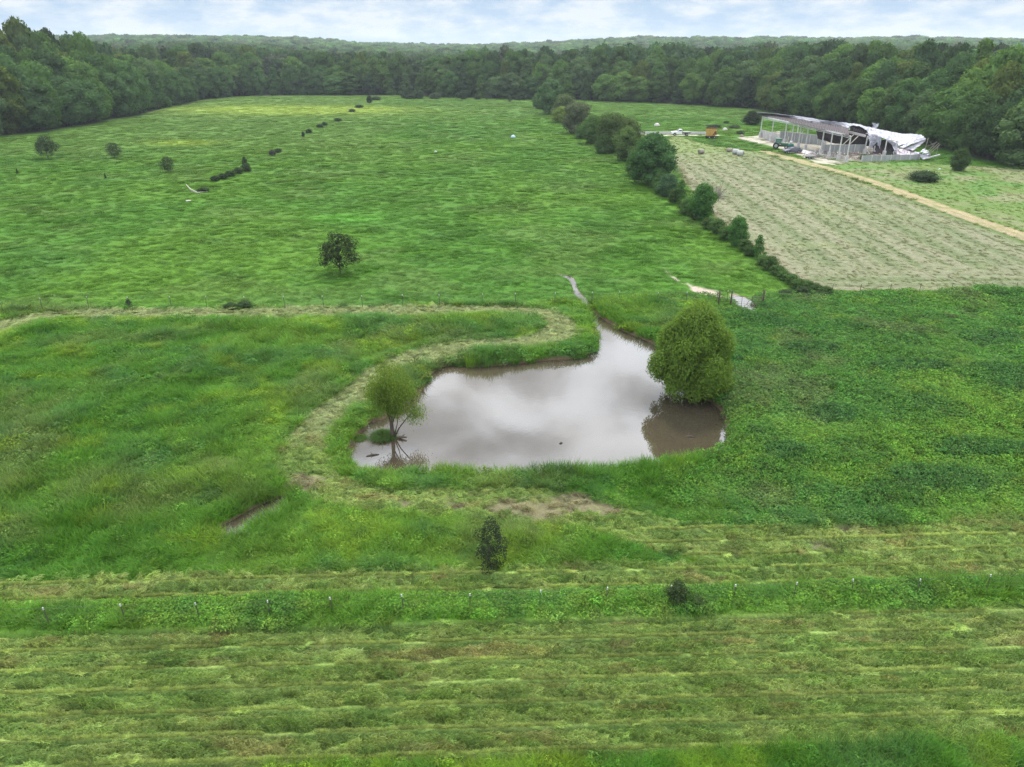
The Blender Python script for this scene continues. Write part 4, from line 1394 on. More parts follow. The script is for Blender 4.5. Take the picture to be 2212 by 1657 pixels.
def willow_small():
    rng = np.random.default_rng(17)
    gx_, gy_, _ = G(849, 945, WATER_Z)
    t = thing('willow_tree', 'airy yellow green willow growing out of the pond on the left', 'tree', (gx_, gy_, WATER_Z), 0)
    dep = gy_ * CT + 26 * ST
    k = dep / FPX                                  # metres per picture pixel here
    H = ZT(786, gy_) - WATER_Z
    m = MB()
    m.tube([(0, 0, -.5), (-.02, 0, .6), (-.05, 0, 1.5), (-.02, 0, 2.3)], [.20, .15, .125, .11], 8)
    tips = []
    for i in range(26):
        a = rng.uniform(0, 6.28)
        L_ = rng.uniform(1.8, H - 1.9)
        sp = rng.uniform(.25, 1.5)
        p0 = Vector((-.03, 0, rng.uniform(.9, 2.3)))
        p1 = p0 + Vector((math.cos(a) * sp * .55, math.sin(a) * sp * .5, L_ * .45))
        p2 = p0 + Vector((math.cos(a) * sp * 1.15 + .1, math.sin(a) * sp, L_ * .9))
        m.tube([p0, p1, p2], [.05, .03, .008], 5)
        tips += [(p1 + (p2 - p1) * f) for f in (.0, .3, .6, .9)]
    # two bare stems leaning right over the water
    s1 = [(.15, 0, .1), (.55, -.1, .9), (1.15, -.15, 1.7), (1.75, -.2, 2.3)]
    m.tube(s1, [.06, .05, .035, .012], 6)
    m.tube([(.12, 0, .2), (.38, 0, 1.1), (.55, 0, 2.3), (.75, 0, 3.2)], [.045, .035, .025, .01], 6)
    for q in range(7):
        a = rng.uniform(-1.4, 1.6)
        p0 = Vector(s1[2]).lerp(Vector(s1[3]), rng.random())
        p2 = p0 + Vector((math.cos(a) * .8, rng.normal(0, .35), math.sin(a) * .8 + .15))
        m.tube([p0, p2], [.015, .005], 4)
        tips2 = None
    m.build('trunk', M_BARK, t, smooth=True)
    V, Fc, LV = [], [], []
    pts = []
    for p in tips:
        for q in range(150):
            pts.append((p + Vector(rng.normal(0, .26, 3)), .42))
    for q in range(4500):
        f = rng.random() ** .8
        zc_ = 1.9 + (H - 2.1) * f
        rr = 1.85 * math.sin(math.pi * (.14 + .76 * f)) ** .65
        a, r0 = rng.uniform(0, 6.28), math.sqrt(rng.random())
        pts.append((Vector((rr * r0 * math.cos(a) - .05 + .35 * (f - .4), rr * r0 * math.sin(a), zc_)), .5))
    for q in range(1500):
        c = Vector((1.75, -.2, 2.15))
        pts.append((c + Vector((rng.normal(0, .42), rng.normal(0, .4), rng.normal(0, .42))), .3))
    for q in range(700):
        c = Vector((1.5, -.1, 3.6))
        pts.append((c + Vector((rng.normal(0, .35), rng.normal(0, .35), rng.normal(0, .30))), .3))
    for p, w_ in pts:
        s = rng.uniform(.03, .062)
        nr = Vector(rng.normal(0, 1, 3)).normalized()
        t1 = (Vector((rng.normal(0, .6), rng.normal(0, .6), -1))).normalized()
        t2 = t1.cross(nr).normalized()
        b = len(V)
        V += [tuple(p - t1 * s * 1.6), tuple(p + t2 * s * .5), tuple(p + t1 * s * 1.6), tuple(p - t2 * s * .5)]
        LV += [rng.random()] * 4
        Fc.append((b, b + 1, b + 2, b + 3))
    o = link(bpy.data.objects.new('crown', np_mesh('willow_crown', V, Fc, M_LEAFT, False, None, {'lv': LV})), t)
    o.color = (.125, .200, .030, 1)
    # driftwood at its foot
    d = thing('driftwood', 'dark driftwood stump lodged at the foot of the airy willow', 'driftwood', (gx_ + .55, gy_ - .15, WATER_Z))
    m = MB()
    m.tube([(-.6, .1, -.1), (0, 0, .12), (.5, -.1, .16)], [.11, .12, .05], 7)
    m.tube([(.1, 0, .1), (.35, .1, .34)], [.06, .02], 6)
    m.tube([(-.1, 0, .05), (.25, -.25, .22)], [.05, .02], 6)
    m.build('wood', M_BARK, d, smooth=True)


willow_small()


def grass_clump(x, y, rpx, hgt, col, label, z0=WATER_Z):
    gx_, gy_, _ = G(x, y, z0)
    rng = np.random.default_rng(int(x * 7 + y))
    k = (gy_ * CT + 26 * ST) / FPX
    R_ = rpx * k
    V, Fc, LV = blades(rng, int(900 + R_ * 900), R_ * .8, hgt, .026, .9, 3)
    V = np.array(V)
    rr = np.hypot(V[:, 0], V[:, 1]) / R_
    V[:, 2] *= np.clip(1.1 - .55 * rr ** 2, .35, 1.1)
    me = np_mesh('blades', V, Fc, M_LEAF, False, None, {'lv': LV})
    t = thing('grass_clump', label, 'grass clump', (gx_, gy_, z0 - .05), 0, 'grass clumps along the pond edge')
    o = link(bpy.data.objects.new('blades', me), t)
    o.color = (*col, 1)
    # root mound
    m = MB()
    m.tube([(0, 0, -.4), (0, 0, .0), (0, 0, .16)], [R_ * .85, R_ * .75, R_ * .3], 14)
    b = m.build('root_mound', M_MUD, t, smooth=True)


M_MUD = simple_mat('wet_mud', (.075, .055, .035), .8, col2=(.05, .045, .025), scale=4, bump=.3)
GC = (.075, .175, .020)
for x, y, r, h, c, lab in [
    (827, 944, 22, .85, (.050, .100, .020), 'dark mossy grass island left of the airy willow trunk'),
    (777, 947, 11, .45, (.060, .120, .018), 'smallest round grass island standing alone in the water'),
    (735, 955, 22, .7, GC, 'round bright grass clump on the bank left of the small island'),
    (736, 1010, 23, .75, (.062, .165, .018), 'bright grass clump at the pond corner nearest the mown track'),
    (733, 985, 18, .6, GC, 'grass clump between two larger ones at the left bank'),
    (756, 922, 22, .7, (.052, .135, .020), 'grass clump on the bank above the smallest island'),
    (795, 892, 26, .8, (.052, .140, .020), 'broad bushy grass clump behind the airy willow'),
    (908, 822, 20, .7, (.050, .125, .022), 'grass clump at the upper left bend of the bank'),
    (995, 785, 20, .55, (.058, .130, .020), 'grass clump overhanging the upper bank, left one'),
    (1060, 782, 24, .6, (.055, .130, .020), 'grass clump overhanging the upper bank, middle one'),
    (1272, 750, 22, .6, (.060, .140, .020), 'grass clump on the point where the channel opens'),
    (1250, 768, 18, .55, (.056, .135, .020), 'grass clump at the right end of the upper bank'),
]:
    grass_clump(x, y, r, h, c, lab)

for x, y, L_, a, lab in [(805, 984, .9, .3, 'short dark log floating near the left bank'), (1490, 944, .8, -.1, 'thin dark stick floating in the brown reflection'),
                         (1212, 958, .25, .5, 'tiny bit of wood floating mid pond')]:
    gx_, gy_, _ = G(x, y, WATER_Z)
    d = thing('floating_log', lab, 'log', (gx_, gy_, WATER_Z), a)
    m = MB()
    m.tube([(-L_ / 2, 0, .0), (0, .03, .05), (L_ / 2, 0, .02)], [.05, .07, .03], 7)
    if L_ > .5:
        m.tube([(0, 0, .03), (-.12, .1, .25)], [.03, .01], 5)
    m.build('wood', M_BARK, d, smooth=True)

# dead twiggy bush by the hedge
gx_, gy_, _ = G(1548, 428)
d = thing('dead_bush', 'leafless grey bush spreading over the pale field edge', 'dead bush', (gx_, gy_, 0))
m = MB()
rng = np.random.default_rng(3)
for i in range(46):
    a = rng.uniform(0, 6.28)
    L_ = rng.uniform(1.6, 3.6)
    el = rng.uniform(.25, 1.3)
    p1 = Vector((math.cos(a) * math.cos(el) * L_ * .5, math.sin(a) * math.cos(el) * L_ * .5, math.sin(el) * L_ * .5))
    p2 = p1 * 1.9 + Vector(rng.normal(0, .2, 3))
    m.tube([(0, 0, 0), p1, p2], [.05, .03, .012], 4)
    for q in range(4):
        p = p1.lerp(p2, rng.random())
        m.tube([p, p + Vector(rng.normal(0, .45, 3)) + Vector((0, 0, .2))], [.016, .008], 3)
m.build('twigs', M_BARKD, d)
#@@OBJ

# ------------------------------------------------------------------ fences and the gate
M_STEEL = simple_mat('rusty_steel', (.085, .10, .075), .6, .3, col2=(.10, .07, .05), scale=8)
M_WHITE = simple_mat('white_paint', (.5, .5, .48), .6, scale=8, noise_amt=.15)
M_WIRE = simple_mat('wire', (.08, .08, .07), .9, 0, scale=8)
M_GATE = simple_mat('gate_tube', (.11, .115, .10), .5, .4, col2=(.13, .085, .06), scale=5)


def fence(name, label, tops, ph_, wires, wire_r, postr=.024, tip=True):
    pts = []
    for x, y in tops:
        gx_, gy_, _ = G(x, y, ph_)
        pts.append((gx_, gy_, ground_z(gx_, gy_)))
    t = thing(name, label, 'fence', pts[0])
    o0 = Vector(pts[0])
    rng = np.random.default_rng(len(tops))
    prev = None
    lines = []
    for (a, b, c) in pts:
        p = Vector((a, b, c - .3)) - o0
        q = Vector((a + rng.normal(0, .05), b + rng.normal(0, .05), ph_)) - o0
        m = MB()
        m.bar(p, q, postr * 2, postr * .8)
        m.bar(p + Vector((0, postr * .7, 0)), q + Vector((0, postr * .7, 0)), postr * .7, postr * 1.6)
        po = m.build('post', M_STEEL, t)
        if tip:
            d_ = (q - p).normalized()
            m = MB()
            m.bar(q - d_ * .13, q + d_ * .012, postr * 2.3, postr * 2.0)
            m.build('white_tip', M_WHITE, po)
        lines.append((p, q))
    for wz in wires:
        m = MB()
        P = []
        for (p, q) in lines:
            f = (wz + .3) / (q.z - p.z)
            P.append(p.lerp(q, min(f, .98)) + Vector((0, -postr, 0)))
        m.tube(P, [wire_r] * len(P), 4)
        m.build('wire', M_WIRE, t)
    return t


fence('wire_fence', 'nearer wire fence of steel posts with white tips in the green strip',
      [(-70, 1318), (95, 1311), (263, 1305), (424, 1301), (578, 1297), (717, 1292), (871, 1287), (1014, 1282), (1165, 1275), (1311, 1269), (1449, 1267), (1591, 1262), (1721, 1258),
       (1850, 1254), (1991, 1248), (2144, 1242), (2290, 1238)], 1.5, (.35, .7, 1.05, 1.35), .0035)
fence('wire_fence', 'farther wire fence of steel posts between pasture and pond meadow',
      [(-100, 655), (1, 651), (85, 643), (185, 641), (275, 641), (365, 641), (441, 640), (525, 640), (613, 639), (697, 639), (781, 638), (868, 636), (949, 636), (1040, 635), (1114, 633), (1198, 632),
       (1279, 631), (1341, 629.5), (1422, 631), (1485, 631), (1551, 629), (1574, 628)], 1.45, (.4, .75, 1.1, 1.38), .005, .03)
fence('wire_fence', 'low wire fence between the green meadow and the pale field',
      [(1650, 627), (1690, 624), (1740, 620), (1800, 614), (1860, 613), (1925, 613), (1990, 612), (2060, 611), (2130, 610), (2200, 609), (2270, 608)], 1.3, (.4, .8, 1.2), .005, .028, False)

# gate over the puddle
ga, gb = G(1578, 668), G(1644, 667)
gv = Vector(gb) - Vector(ga)
t = thing('farm_gate', 'grey tubular metal farm gate across the puddle', 'gate', (ga[0], ga[1], .02), math.atan2(gv.y, gv.x))
W_ = gv.length
m = MB()
m.tube([(0, 0, .18), (0, 0, 1.36)], [.03, .03], 6)
m.tube([(W_, 0, .18), (W_, 0, 1.36)], [.03, .03], 6)
m.tube([(0, 0, .18), (W_, 0, .18)], [.03, .03], 6)
m.tube([(0, 0, 1.36), (W_, 0, 1.36)], [.03, .03], 6)
m.build('frame', M_GATE, t)
for k in range(4):
    m = MB()
    m.tube([(0, 0, .18 + (k + 1) * .236), (W_, 0, .18 + (k + 1) * .236)], [.022, .022], 6)
    m.build('rail', M_GATE, t)
for f in (.33, .67):
    MB().bar((W_ * f, -.02, .18), (W_ * f, -.02, 1.36), .045, .02).build('upright', M_GATE, t)
for x, y, yt, lab in ((1577, 654, 626, 'left wooden post holding the metal gate'), (1646, 655, 625, 'right wooden post holding the metal gate'), (1551, 652, 628, 'third wooden post, left of the gate')):
    gx_, gy_, _ = G(x, y + 10)
    p = thing('gate_post', lab, 'post', (gx_, gy_, 0))
    MB().tube([(0, 0, -.3), (.01, 0, 1.0), (.02, 0, ZT(yt + 2, gy_))], [.09, .085, .08], 8).build('wood', M_BARK, p, smooth=True)

# bleached fallen branch in the pasture
gx_, gy_, _ = G(425, 415)
d = thing('fallen_branch', 'bleached curved branch lying in the left pasture', 'branch', (gx_, gy_, .1))
a_, b_, c_, e_ = [Vector(G(x, y, .2)) - Vector((gx_, gy_, .1)) for x, y in ((403, 404), (412, 412), (426, 416), (448, 414))]
m = MB()
m.tube([a_ + Vector((0, 0, .5)), b_ + Vector((0, 0, .3)), c_, e_], [.05, .09, .12, .06], 6)
m.tube([b_, Vector(G(430, 420, .1)) - Vector((gx_, gy_, .1))], [.06, .03], 5)
m.build('wood', simple_mat('bleached_wood', (.52, .49, .44), .9, scale=6), d, smooth=True)

# pale stones, sheet and tarp in the pasture
M_STONE = simple_mat('pale_stone', (.50, .47, .44), .85, col2=(.36, .33, .30), scale=2, bump=.3)


def stone(name, x, y, w_, h_, mat, label, cat, z0=0):
    gx_, gy_, _ = G(x, y)
    rng = np.random.default_rng(int(x))
    k = (gy_ * CT + 26 * ST) / FPX
    t = thing(name, label, cat, (gx_, gy_, float(base_z(np.array([gx_]), np.array([gy_]))[0])))
    m = MB()
    n = 9
    W = w_ * k / 2
    R_ = [(0, 1.02), (.25, 1.0), (.6, .82), (.9, .45), (1.0, .12)]
    V, F = [], []
    for zf, rf in R_:
        for i in range(n):
            a = 2 * math.pi * i / n
            j = 1 + rng.normal(0, .10)
            V.append((W * rf * j * math.cos(a), W * .75 * rf * j * math.sin(a), h_ * k * zf * (1 + rng.normal(0, .05))))
    for r in range(len(R_) - 1):
        for i in range(n):
            F.append((r * n + i, r * n + (i + 1) % n, (r + 1) * n + (i + 1) % n, (r + 1) * n + i))
    F.append(tuple((len(R_) - 1) * n + i for i in range(n)))
    m.add(V, F)
    m.build('rock' if cat == 'stone' else 'sheet', mat, t, smooth=True)


stone('boulder', 1419, 272, 11, 6, simple_mat('pinkish_stone', (.62, .54, .52), .85, scale=2), 'pinkish white boulder in the grass beyond the white truck', 'stone')
stone('tarp', 1108.5, 297, 11, 5, simple_mat('pale_blue_plastic', (.42, .60, .70), .5, scale=2), 'small pale blue tarp heap in the open pasture', 'tarp')
stone('boulder', 941, 329, 7, 3, M_STONE, 'small pale stone on a bare spot mid pasture', 'stone')
stone('salt_block', 407, 434, 13, 2, M_STONE, 'flat pale stone near the fallen branch', 'stone')
stone('boulder', 2004, 371, 6, 2.5, simple_mat('white_plastic', (.7, .72, .74), .5, scale=2), 'left one of two white scraps right of the wide low bush', 'stone')
stone('boulder', 2030, 366, 5, 2, simple_mat('white_plastic2', (.7, .72, .74), .5, scale=2), 'right one of two white scraps beyond the wide low bush', 'stone')
stone('boulder', 1566, 281, 10, 5, M_STONE, 'brownish stone heap left of the barn yard', 'stone')
stone('boulder', 1602, 296, 9, 5, simple_mat('brown_stone', (.25, .2, .17), .9, scale=2), 'dark rubble stone at the corner of the barn yard', 'stone')

# ------------------------------------------------------------------ bales, wagon, vehicles
M_BALE = simple_mat('bale_hay', (.30, .28, .22), .95, col2=(.17, .15, .12), scale=6, bump=.5)
M_BALEW = simple_mat('net_wrap', (.42, .44, .42), .9, col2=(.28, .29, .27), scale=4, bump=.3, stretch=(1, 6, 6))
M_TYRE = simple_mat('tyre', (.022, .022, .024), .85, scale=9)
M_RIM = simple_mat('rim', (.45, .45, .46), .4, .6, scale=9)
M_GLASS = simple_mat('window_glass', (.02, .025, .03), .08, scale=2, spec=.8)
M_BODYW = simple_mat('white_car_paint', (.78, .79, .80), .25, scale=1, noise_amt=.06, spec=.6)
M_BODYD = simple_mat('dark_blue_car_paint', (.075, .075, .115), .22, scale=1, noise_amt=.1, spec=.8)
M_BLACK = simple_mat('black_metal', (.03, .03, .034), .5, .3, scale=5)
M_GREEN = simple_mat('tractor_green', (.02, .13, .06), .4, scale=4, spec=.5)
M_YEL = simple_mat('wagon_yellow', (.55, .34, .08), .6, col2=(.36, .20, .07), scale=1.6, spec=.3)
M_LAMP = simple_mat('lamp_lens', (.7, .7, .68), .1, scale=3)
M_RED = simple_mat('rusty_red', (.22, .06, .035), .7, col2=(.12, .05, .03), scale=4)


def bale(x, y, dia, ln, ang, mat, label, group=None):
    gx_, gy_, _ = G(x, y)
    t = thing('round_bale', label, 'hay bale', (gx_, gy_ + dia * .4, 0), ang, group)
    r = dia / 2
    m = MB()
    xs = [-.5, -.46, 0, .46, .5]
    m.tube([(ln * f, 0, r * .95) for f in xs], [r * .90, r, r * 1.01, r, r * .90], 22)
    m.build('bale', mat, t, smooth=True)
    for sgn in (-1, 1):
        m = MB()
        for q in range(1, 6):
            rr = r * .16 * q
            P = [(sgn * (ln * .5 + .012 * (6 - q)), rr * math.cos(a), r * .95 + rr * math.sin(a)) for a in np.linspace(0, 2 * math.pi, 17)]
            m.tube(P, [.035] * 17, 4)
        m.build('spiral_end', M_BALE, t)


bale(1515, 332.5, 1.15, 1.45, math.radians(20), M_BALE, 'lone weathered round bale on the mown grass')
bale(1577, 329, 1.05, 1.35, math.radians(-35), M_BALE, 'smaller dark bale at the back of the pair')
bale(1590, 333.5, 1.35, 1.5, math.radians(-30), M_BALEW, 'grey wrapped bale in the middle, end to end with another')
bale(1600, 337, 1.35, 1.5, math.radians(-30), M_BALEW, 'grey wrapped bale nearest the dirt track, dark end showing')


def wheel(parent, x, y, r, wdt, hub=True):
    w_ = MB().tube([(0, -wdt / 2, 0), (0, -wdt * .42, 0), (0, wdt * .42, 0), (0, wdt / 2, 0)], [r * .9, r, r, r * .9], 20).build('wheel', M_TYRE, parent, smooth=False)
    w_.location = (x, y, r)
    for s in (-1, 1):
        MB().tube([(0, s * wdt * .40, 0), (0, s * (wdt * .5 + .012), 0)], [r * .58, r * .52], 14).build('rim', M_RIM, w_)
    return w_


# white flatbed pickup, nose to the left
gx_, gy_, _ = G(1471, 293.5)
t = thing('pickup_truck', 'white single cab pickup with a dark flatbed on the gravel lane', 'truck', (gx_, gy_ + 1.0, 0), math.radians(178))
m = MB()
m.prism([(2.95, .55), (2.98, 1.02), (2.85, 1.18), (1.55, 1.30), (1.0, 1.35), (-.35, 1.35), (-.35, .5), (1.35, .45), (1.5, .85), (1.9, 1.0), (2.3, .85), (2.4, .5)], 1.95, lambda x, z: .94 if x > 2.7 else 1)
m.build('body', M_BODYW, t, bevel=.05)
m = MB()
m.prism([(1.15, 1.30), (.55, 1.86), (.35, 1.93), (-.28, 1.92), (-.38, 1.30)], 1.78, lambda x, z: .84 if z > 1.5 else 1)
cabm = m.build('cab', M_BODYW, t, bevel=.04)
m = MB()
m.prism([(.98, 1.37), (.50, 1.78), (-.18, 1.80), (-.24, 1.37)], 1.80, lambda x, z: .865 if z > 1.5 else .995)
m.build('side_window', M_GLASS, t)
m = MB()
m.slab([(1.13, -.78, 1.34), (1.13, .78, 1.34), (.60, .66, 1.83), (.60, -.66, 1.83)], .03)
m.build('windscreen', M_GLASS, t)
m = MB()
m.box((-1.75, 0, 1.02), (2.75, 2.15, .12))
m.box((-.48, 0, 1.42), (.06, 1.9, .75))
m.build('flatbed', M_BLACK, t)
MB().box((-1.75, 0, 1.10), (2.6, 2.0, .03)).build('bed_deck', simple_mat('bed_plate', (.35, .35, .36), .5, .5), t)
m = MB()
m.box((-1.7, 0, .78), (2.6, .8, .22))
m.build('chassis', M_BLACK, t)
MB().box((3.02, 0, .62), (.12, 1.9, .22)).build('bumper', M_RIM, t, bevel=.03)
MB().box((2.98, 0, .92), (.04, 1.1, .24)).build('grille', M_BLACK, t)
for s in (-1, 1):
    MB().box((2.93, s * .78, .95), (.10, .30, .18)).build('headlight', M_LAMP, t, bevel=.02)
    MB().box((1.0, s * 1.06, 1.42), (.12, .16, .2)).build('mirror', M_BLACK, t)
    wheel(t, 1.92, s * .83, .40, .26)
    wheel(t, -1.85, s * .80, .40, .34)

# dark estate car
gx_, gy_, _ = G(1713, 331.5)
t = thing('parked_car', 'dark blue grey car parked between the tractor and the flat trailer', 'car', (gx_, gy_ + .8, 0), math.radians(190))
m = MB()
m.prism([(2.35, .42), (2.38, .68), (2.15, .86), (1.15, .98), (-2.2, 1.02), (-2.38, .85), (-2.38, .38), (-1.95, .34), (-1.8, .60), (-1.45, .72), (-1.1, .60), (-.98, .32),
         (1.05, .32), (1.15, .60), (1.5, .72), (1.85, .60), (1.98, .34)], 1.86, lambda x, z: .9 if abs(x) > 2.2 else 1)
m.build('body', M_BODYD, t, bevel=.05)
m = MB()
m.prism([(1.30, .94), (.50, 1.42), (-.2, 1.50), (-1.5, 1.44), (-2.15, 1.0)], 1.72, lambda x, z: .76 if z > 1.2 else 1)
m.build('roof', M_BODYD, t, bevel=.05)
m = MB()
m.prism([(1.05, 1.02), (.46, 1.36), (-.2, 1.43), (-1.42, 1.37), (-1.85, 1.03)], 1.745, lambda x, z: .785 if z > 1.2 else 1)
m.build('side_window', M_GLASS, t)
MB().slab([(1.22, -.72, .98), (1.22, .72, .98), (.56, .58, 1.41), (.56, -.58, 1.41)], .03).build('windscreen', M_GLASS, t)
for s in (-1, 1):
    MB().box((2.24, s * .66, .70), (.18, .34, .14)).build('headlight', M_LAMP, t, bevel=.02)
    MB().box((.95, s * .95, 1.0), (.16, .14, .12)).build('mirror', M_BODYD, t)
    wheel(t, 1.5, s * .80, .33, .22)
    wheel(t, -1.45, s * .80, .33, .22)

# green tractor with cab
gx_, gy_, _ = G(1686, 322.5)
t = thing('tractor', 'green cab tractor standing before the concrete barn wall', 'tractor', (gx_, gy_ + 1.4, 0), math.radians(-22))
m = MB()
m.box((1.35, 0, 1.25), (1.9, .75, .65))
m.build('hood', M_GREEN, t, bevel=.08)
MB().box((.7, 0, .8), (3.0, .5, .45)).build('chassis', M_BLACK, t)
m = MB()
for sx, sy in ((.35, .65), (.35, -.65), (-1.05, .65), (-1.05, -.65)):
    m.bar((sx, sy, 1.2), (sx * .95, sy * .93, 2.55), .08)
m.build('cab_frame', M_GREEN, t)
MB().box((-.35, 0, 2.62), (1.6, 1.45, .16)).build('cab_roof', M_GREEN, t, bevel=.05)
MB().box((-.35, 0, 1.9), (1.34, 1.2, 1.24)).build('cab_glass', simple_mat('cab_glass', (.10, .20, .18), .1, scale=2, spec=.8), t)
for s in (-1, 1):
    MB().box((-.75, s * .82, 1.55), (1.2, .35, .08)).build('mudguard', M_GREEN, t)
    wheel(t, -.8, s * .92, .82, .44)
    wheel(t, 1.9, s * .80, .50, .32)
MB().tube([(1.5, .2, 1.5), (1.5, .2, 2.3)], [.04, .04], 6).build('exhaust', M_BLACK, t)

# small sprayer beside it
gx_, gy_, _ = G(1710, 321)
t = thing('field_sprayer', 'small green implement with a round white tank right of the tractor', 'implement', (gx_, gy_ + 1.0, 0), .2)
MB().box((0, 0, .75), (1.5, 1.0, .7), taper=.85).build('hopper', simple_mat('teal_paint', (.03, .20, .16), .4), t, bevel=.05)
MB().tube([(0, 0, 1.10), (0, 0, 1.25), (0, 0, 1.7), (0, 0, 1.85)], [.25, .38, .38, .15], 12).build('tank', M_WHITE, t, smooth=True)
MB().bar((-.9, 0, .5), (1.3, 0, .5), .12).build('drawbar', M_BLACK, t)
for s in (-1, 1):
    wheel(t, 0, s * .68, .36, .2)

# yellow feed wagon
gx_, gy_, _ = G(1537, 300)
t = thing('feed_wagon', 'rusty yellow feed mixer wagon on the grass', 'wagon', (gx_, gy_ + 1.3, 0), math.radians(12))
m = MB()
n = 20
V, F = [], []
for z, ax, ay in ((.75, 1.35, .95), (1.2, 1.45, 1.05), (3.0, 1.72, 1.22)):
    for i in range(n):
        a = 2 * math.pi * i / n
        c_, s_ = math.cos(a), math.sin(a)
        V.append((ax * math.copysign(abs(c_) ** .7, c_), ay * math.copysign(abs(s_) ** .7, s_), z))
for r_ in range(2):
    for i in range(n):
        F.append((r_ * n + i, r_ * n + (i + 1) % n, (r_ + 1) * n + (i + 1) % n, (r_ + 1) * n + i))
F.append(tuple(range(n))[::-1])
m.add(V, F)
m.build('tub', M_YEL, t)
m = MB()
P = [(v[0] * 1.01, v[1] * 1.01, v[2] + .06) for v in V[2 * n:]] + [(V[2 * n][0] * 1.01, V[2 * n][1] * 1.01, 3.06)]
m.tube(P, [.11] * len(P), 6)
m.build('rim_band', simple_mat('dark_rubber', (.07, .045, .03), .8), t)
MB().box((0, 0, .6), (3.2, .9, .2)).build('chassis', M_BLACK, t)
MB().bar((1.4, 0, .6), (2.6, 0, .45), .16).build('drawbar', M_BLACK, t)
m = MB()
m.tube([(.75, -1.22, 1.9), (.75, -1.36, 1.9)], [.34, .34], 12)
m.tube([(1.15, -1.12, 1.35), (1.15, -1.3, 1.35)], [.26, .26], 12)
m.tube([(.35, -1.20, 1.35), (.35, -1.33, 1.35)], [.22, .22], 12)
m.bar((.3, -1.3, 1.2), (1.3, -1.3, 2.1), .12)
m.build('chain_drive', M_RED, t)
for sx in (-.85, .85):
    for s in (-1, 1):
        wheel(t, sx, s * .85, .40, .28)

# flat trailer
gx_, gy_, _ = G(1753, 344)
t = thing('flat_trailer', 'low dark flat trailer on the concrete apron beside the barn', 'trailer', (gx_, gy_ + .9, 0), math.radians(4))
MB().box((0, 0, .62), (3.0, 1.9, .12)).build('deck', simple_mat('trailer_deck', (.16, .15, .16), .7), t)
m = MB()
m.box((0, -.95, .58), (3.05, .08, .2))
m.box((0, .95, .58), (3.05, .08, .2))
m.bar((1.5, 0, .5), (2.6, 0, .45), .1)
m.bar((-1.4, .9, .6), (-1.1, .9, 1.7), .05)
m.build('frame', M_BLACK, t)
for s in (-1, 1):
    wheel(t, .1, s * .78, .30, .2)
    wheel(t, -.6, s * .78, .30, .2)

# ------------------------------------------------------------------ the ruined barn
M_CONC = simple_mat('concrete', (.50, .49, .48), .9, col2=(.36, .35, .34), scale=1.2, bump=.2)
M_CONCD = simple_mat('stained_concrete', (.34, .35, .35), .9, col2=(.24, .26, .25), scale=.7, bump=.2, stretch=(2, 2, .5))
M_POST = simple_mat('painted_steel', (.55, .56, .56), .5, .2, col2=(.45, .43, .42), scale=2)
M_DECK = simple_mat('rusted_underside', (.05, .038, .042), .8, col2=(.03, .024, .028), scale=1.4, bump=.3)


def corrugated(name, col, col2, rib=(1, 0, 0), sc=9.0):
    m, t = new_mat(name)
    p = t.n('ShaderNodeTexCoord').outputs['Object']
    nz_ = t.noise(p, .8, 5, .6)
    c = t.mix(t.ramp(nz_, [(.4, 0), (.7, 1)]), (*col, 1), (*col2, 1))
    wv = t.n('ShaderNodeTexWave', wave_type='BANDS', bands_direction='X', ins={'Vector': p, 'Scale': sc / 10, 'Distortion': .2})
    bp_ = t.n('ShaderNodeBump', ins={'Strength': .6, 'Distance': .04, 'Height': wv.outputs[1]})
    b = t.n('ShaderNodeBsdfPrincipled', ins={'Base Color': c, 'Roughness': .42, 'Metallic': .25, 'Specular IOR Level': .5, 'Normal': bp_.outputs[0]})
    t.link(b.outputs[0], t.n('ShaderNodeOutputMaterial').inputs[0])
    return m


M_ROOF = corrugated('white_roof_sheet', (.29, .29, .33), (.22, .22, .255))
M_ROOFP = corrugated('pinkish_roof_sheet', (.36, .31, .34), (.29, .25, .28), sc=14)

BX, BY = 84.0, 205.0
barn = thing('collapsed_barn', 'long open barn with a torn white metal roof fallen in at one end', 'barn', (BX, BY, 0))
B0 = Vector((BX, BY, 0))


def L3(v):
    return Vector(v) - B0


posts = [((1641.5, 297), 252), ((1665, 305), 257.5), ((1693, 312), 263.5), ((1708, 315.5), 266.8), ((1723.6, 319), 270.8), ((1739, 324.4), 275), ((1771.8, 334), 281.6),
         ((1789.8, 340), 285.8), ((1810, 345.4), 290), ((1828, 349), 294.8), ((1866.5, 333.7), 293.5), ((1886, 335), 315), ((1908.8, 337.5), 302), ((1931, 338.5), 305.5),
         ((1722, 290), 271), ((1829, 308), 276), ((1776, 300), 268)]
tops = []
for k, ((x, y), yt) in enumerate(posts):
    gx_, gy_, _ = G(x, y)
    zt = ZT(yt, gy_)
    tops.append(Vector((gx_, gy_, zt)))
    po = MB().bar(L3((gx_, gy_, .0)), L3((gx_, gy_, zt)), .24, .24).build('post', M_POST, barn)
    if k < 14:
        MB().box(L3((gx_, gy_, .55 if k not in (11,) else .3)), (.75, .75, 1.6 if k > 3 else 1.9), 0, .86).build('concrete_pier', M_CONC, po)
m = MB()
for a in range(9):
    m.bar(L3(tops[a]), L3(tops[a + 1]), .18, .34)
    m.bar(L3(tops[a] + Vector((0, 0, -.42))), L3(tops[a + 1] + Vector((0, 0, -.42))), .12, .10)
m.build('eave_beam', simple_mat('pale_steel', (.66, .66, .68), .5, .2, scale=2), barn)
m = MB()
m.bar(L3(PY(1830, 284.5, 200)), L3(PY(1870, 294, 196)), .2, .55)
m.bar(L3(PY(1870, 288, 199)), L3(PY(1896, 292, 198)), .12, .16)
m.bar(L3(tops[12]), L3(tops[13]), .14, .2)
m.build('cross_beam', simple_mat('pinkish_steel', (.55, .50, .52), .5, .2, scale=2), barn)
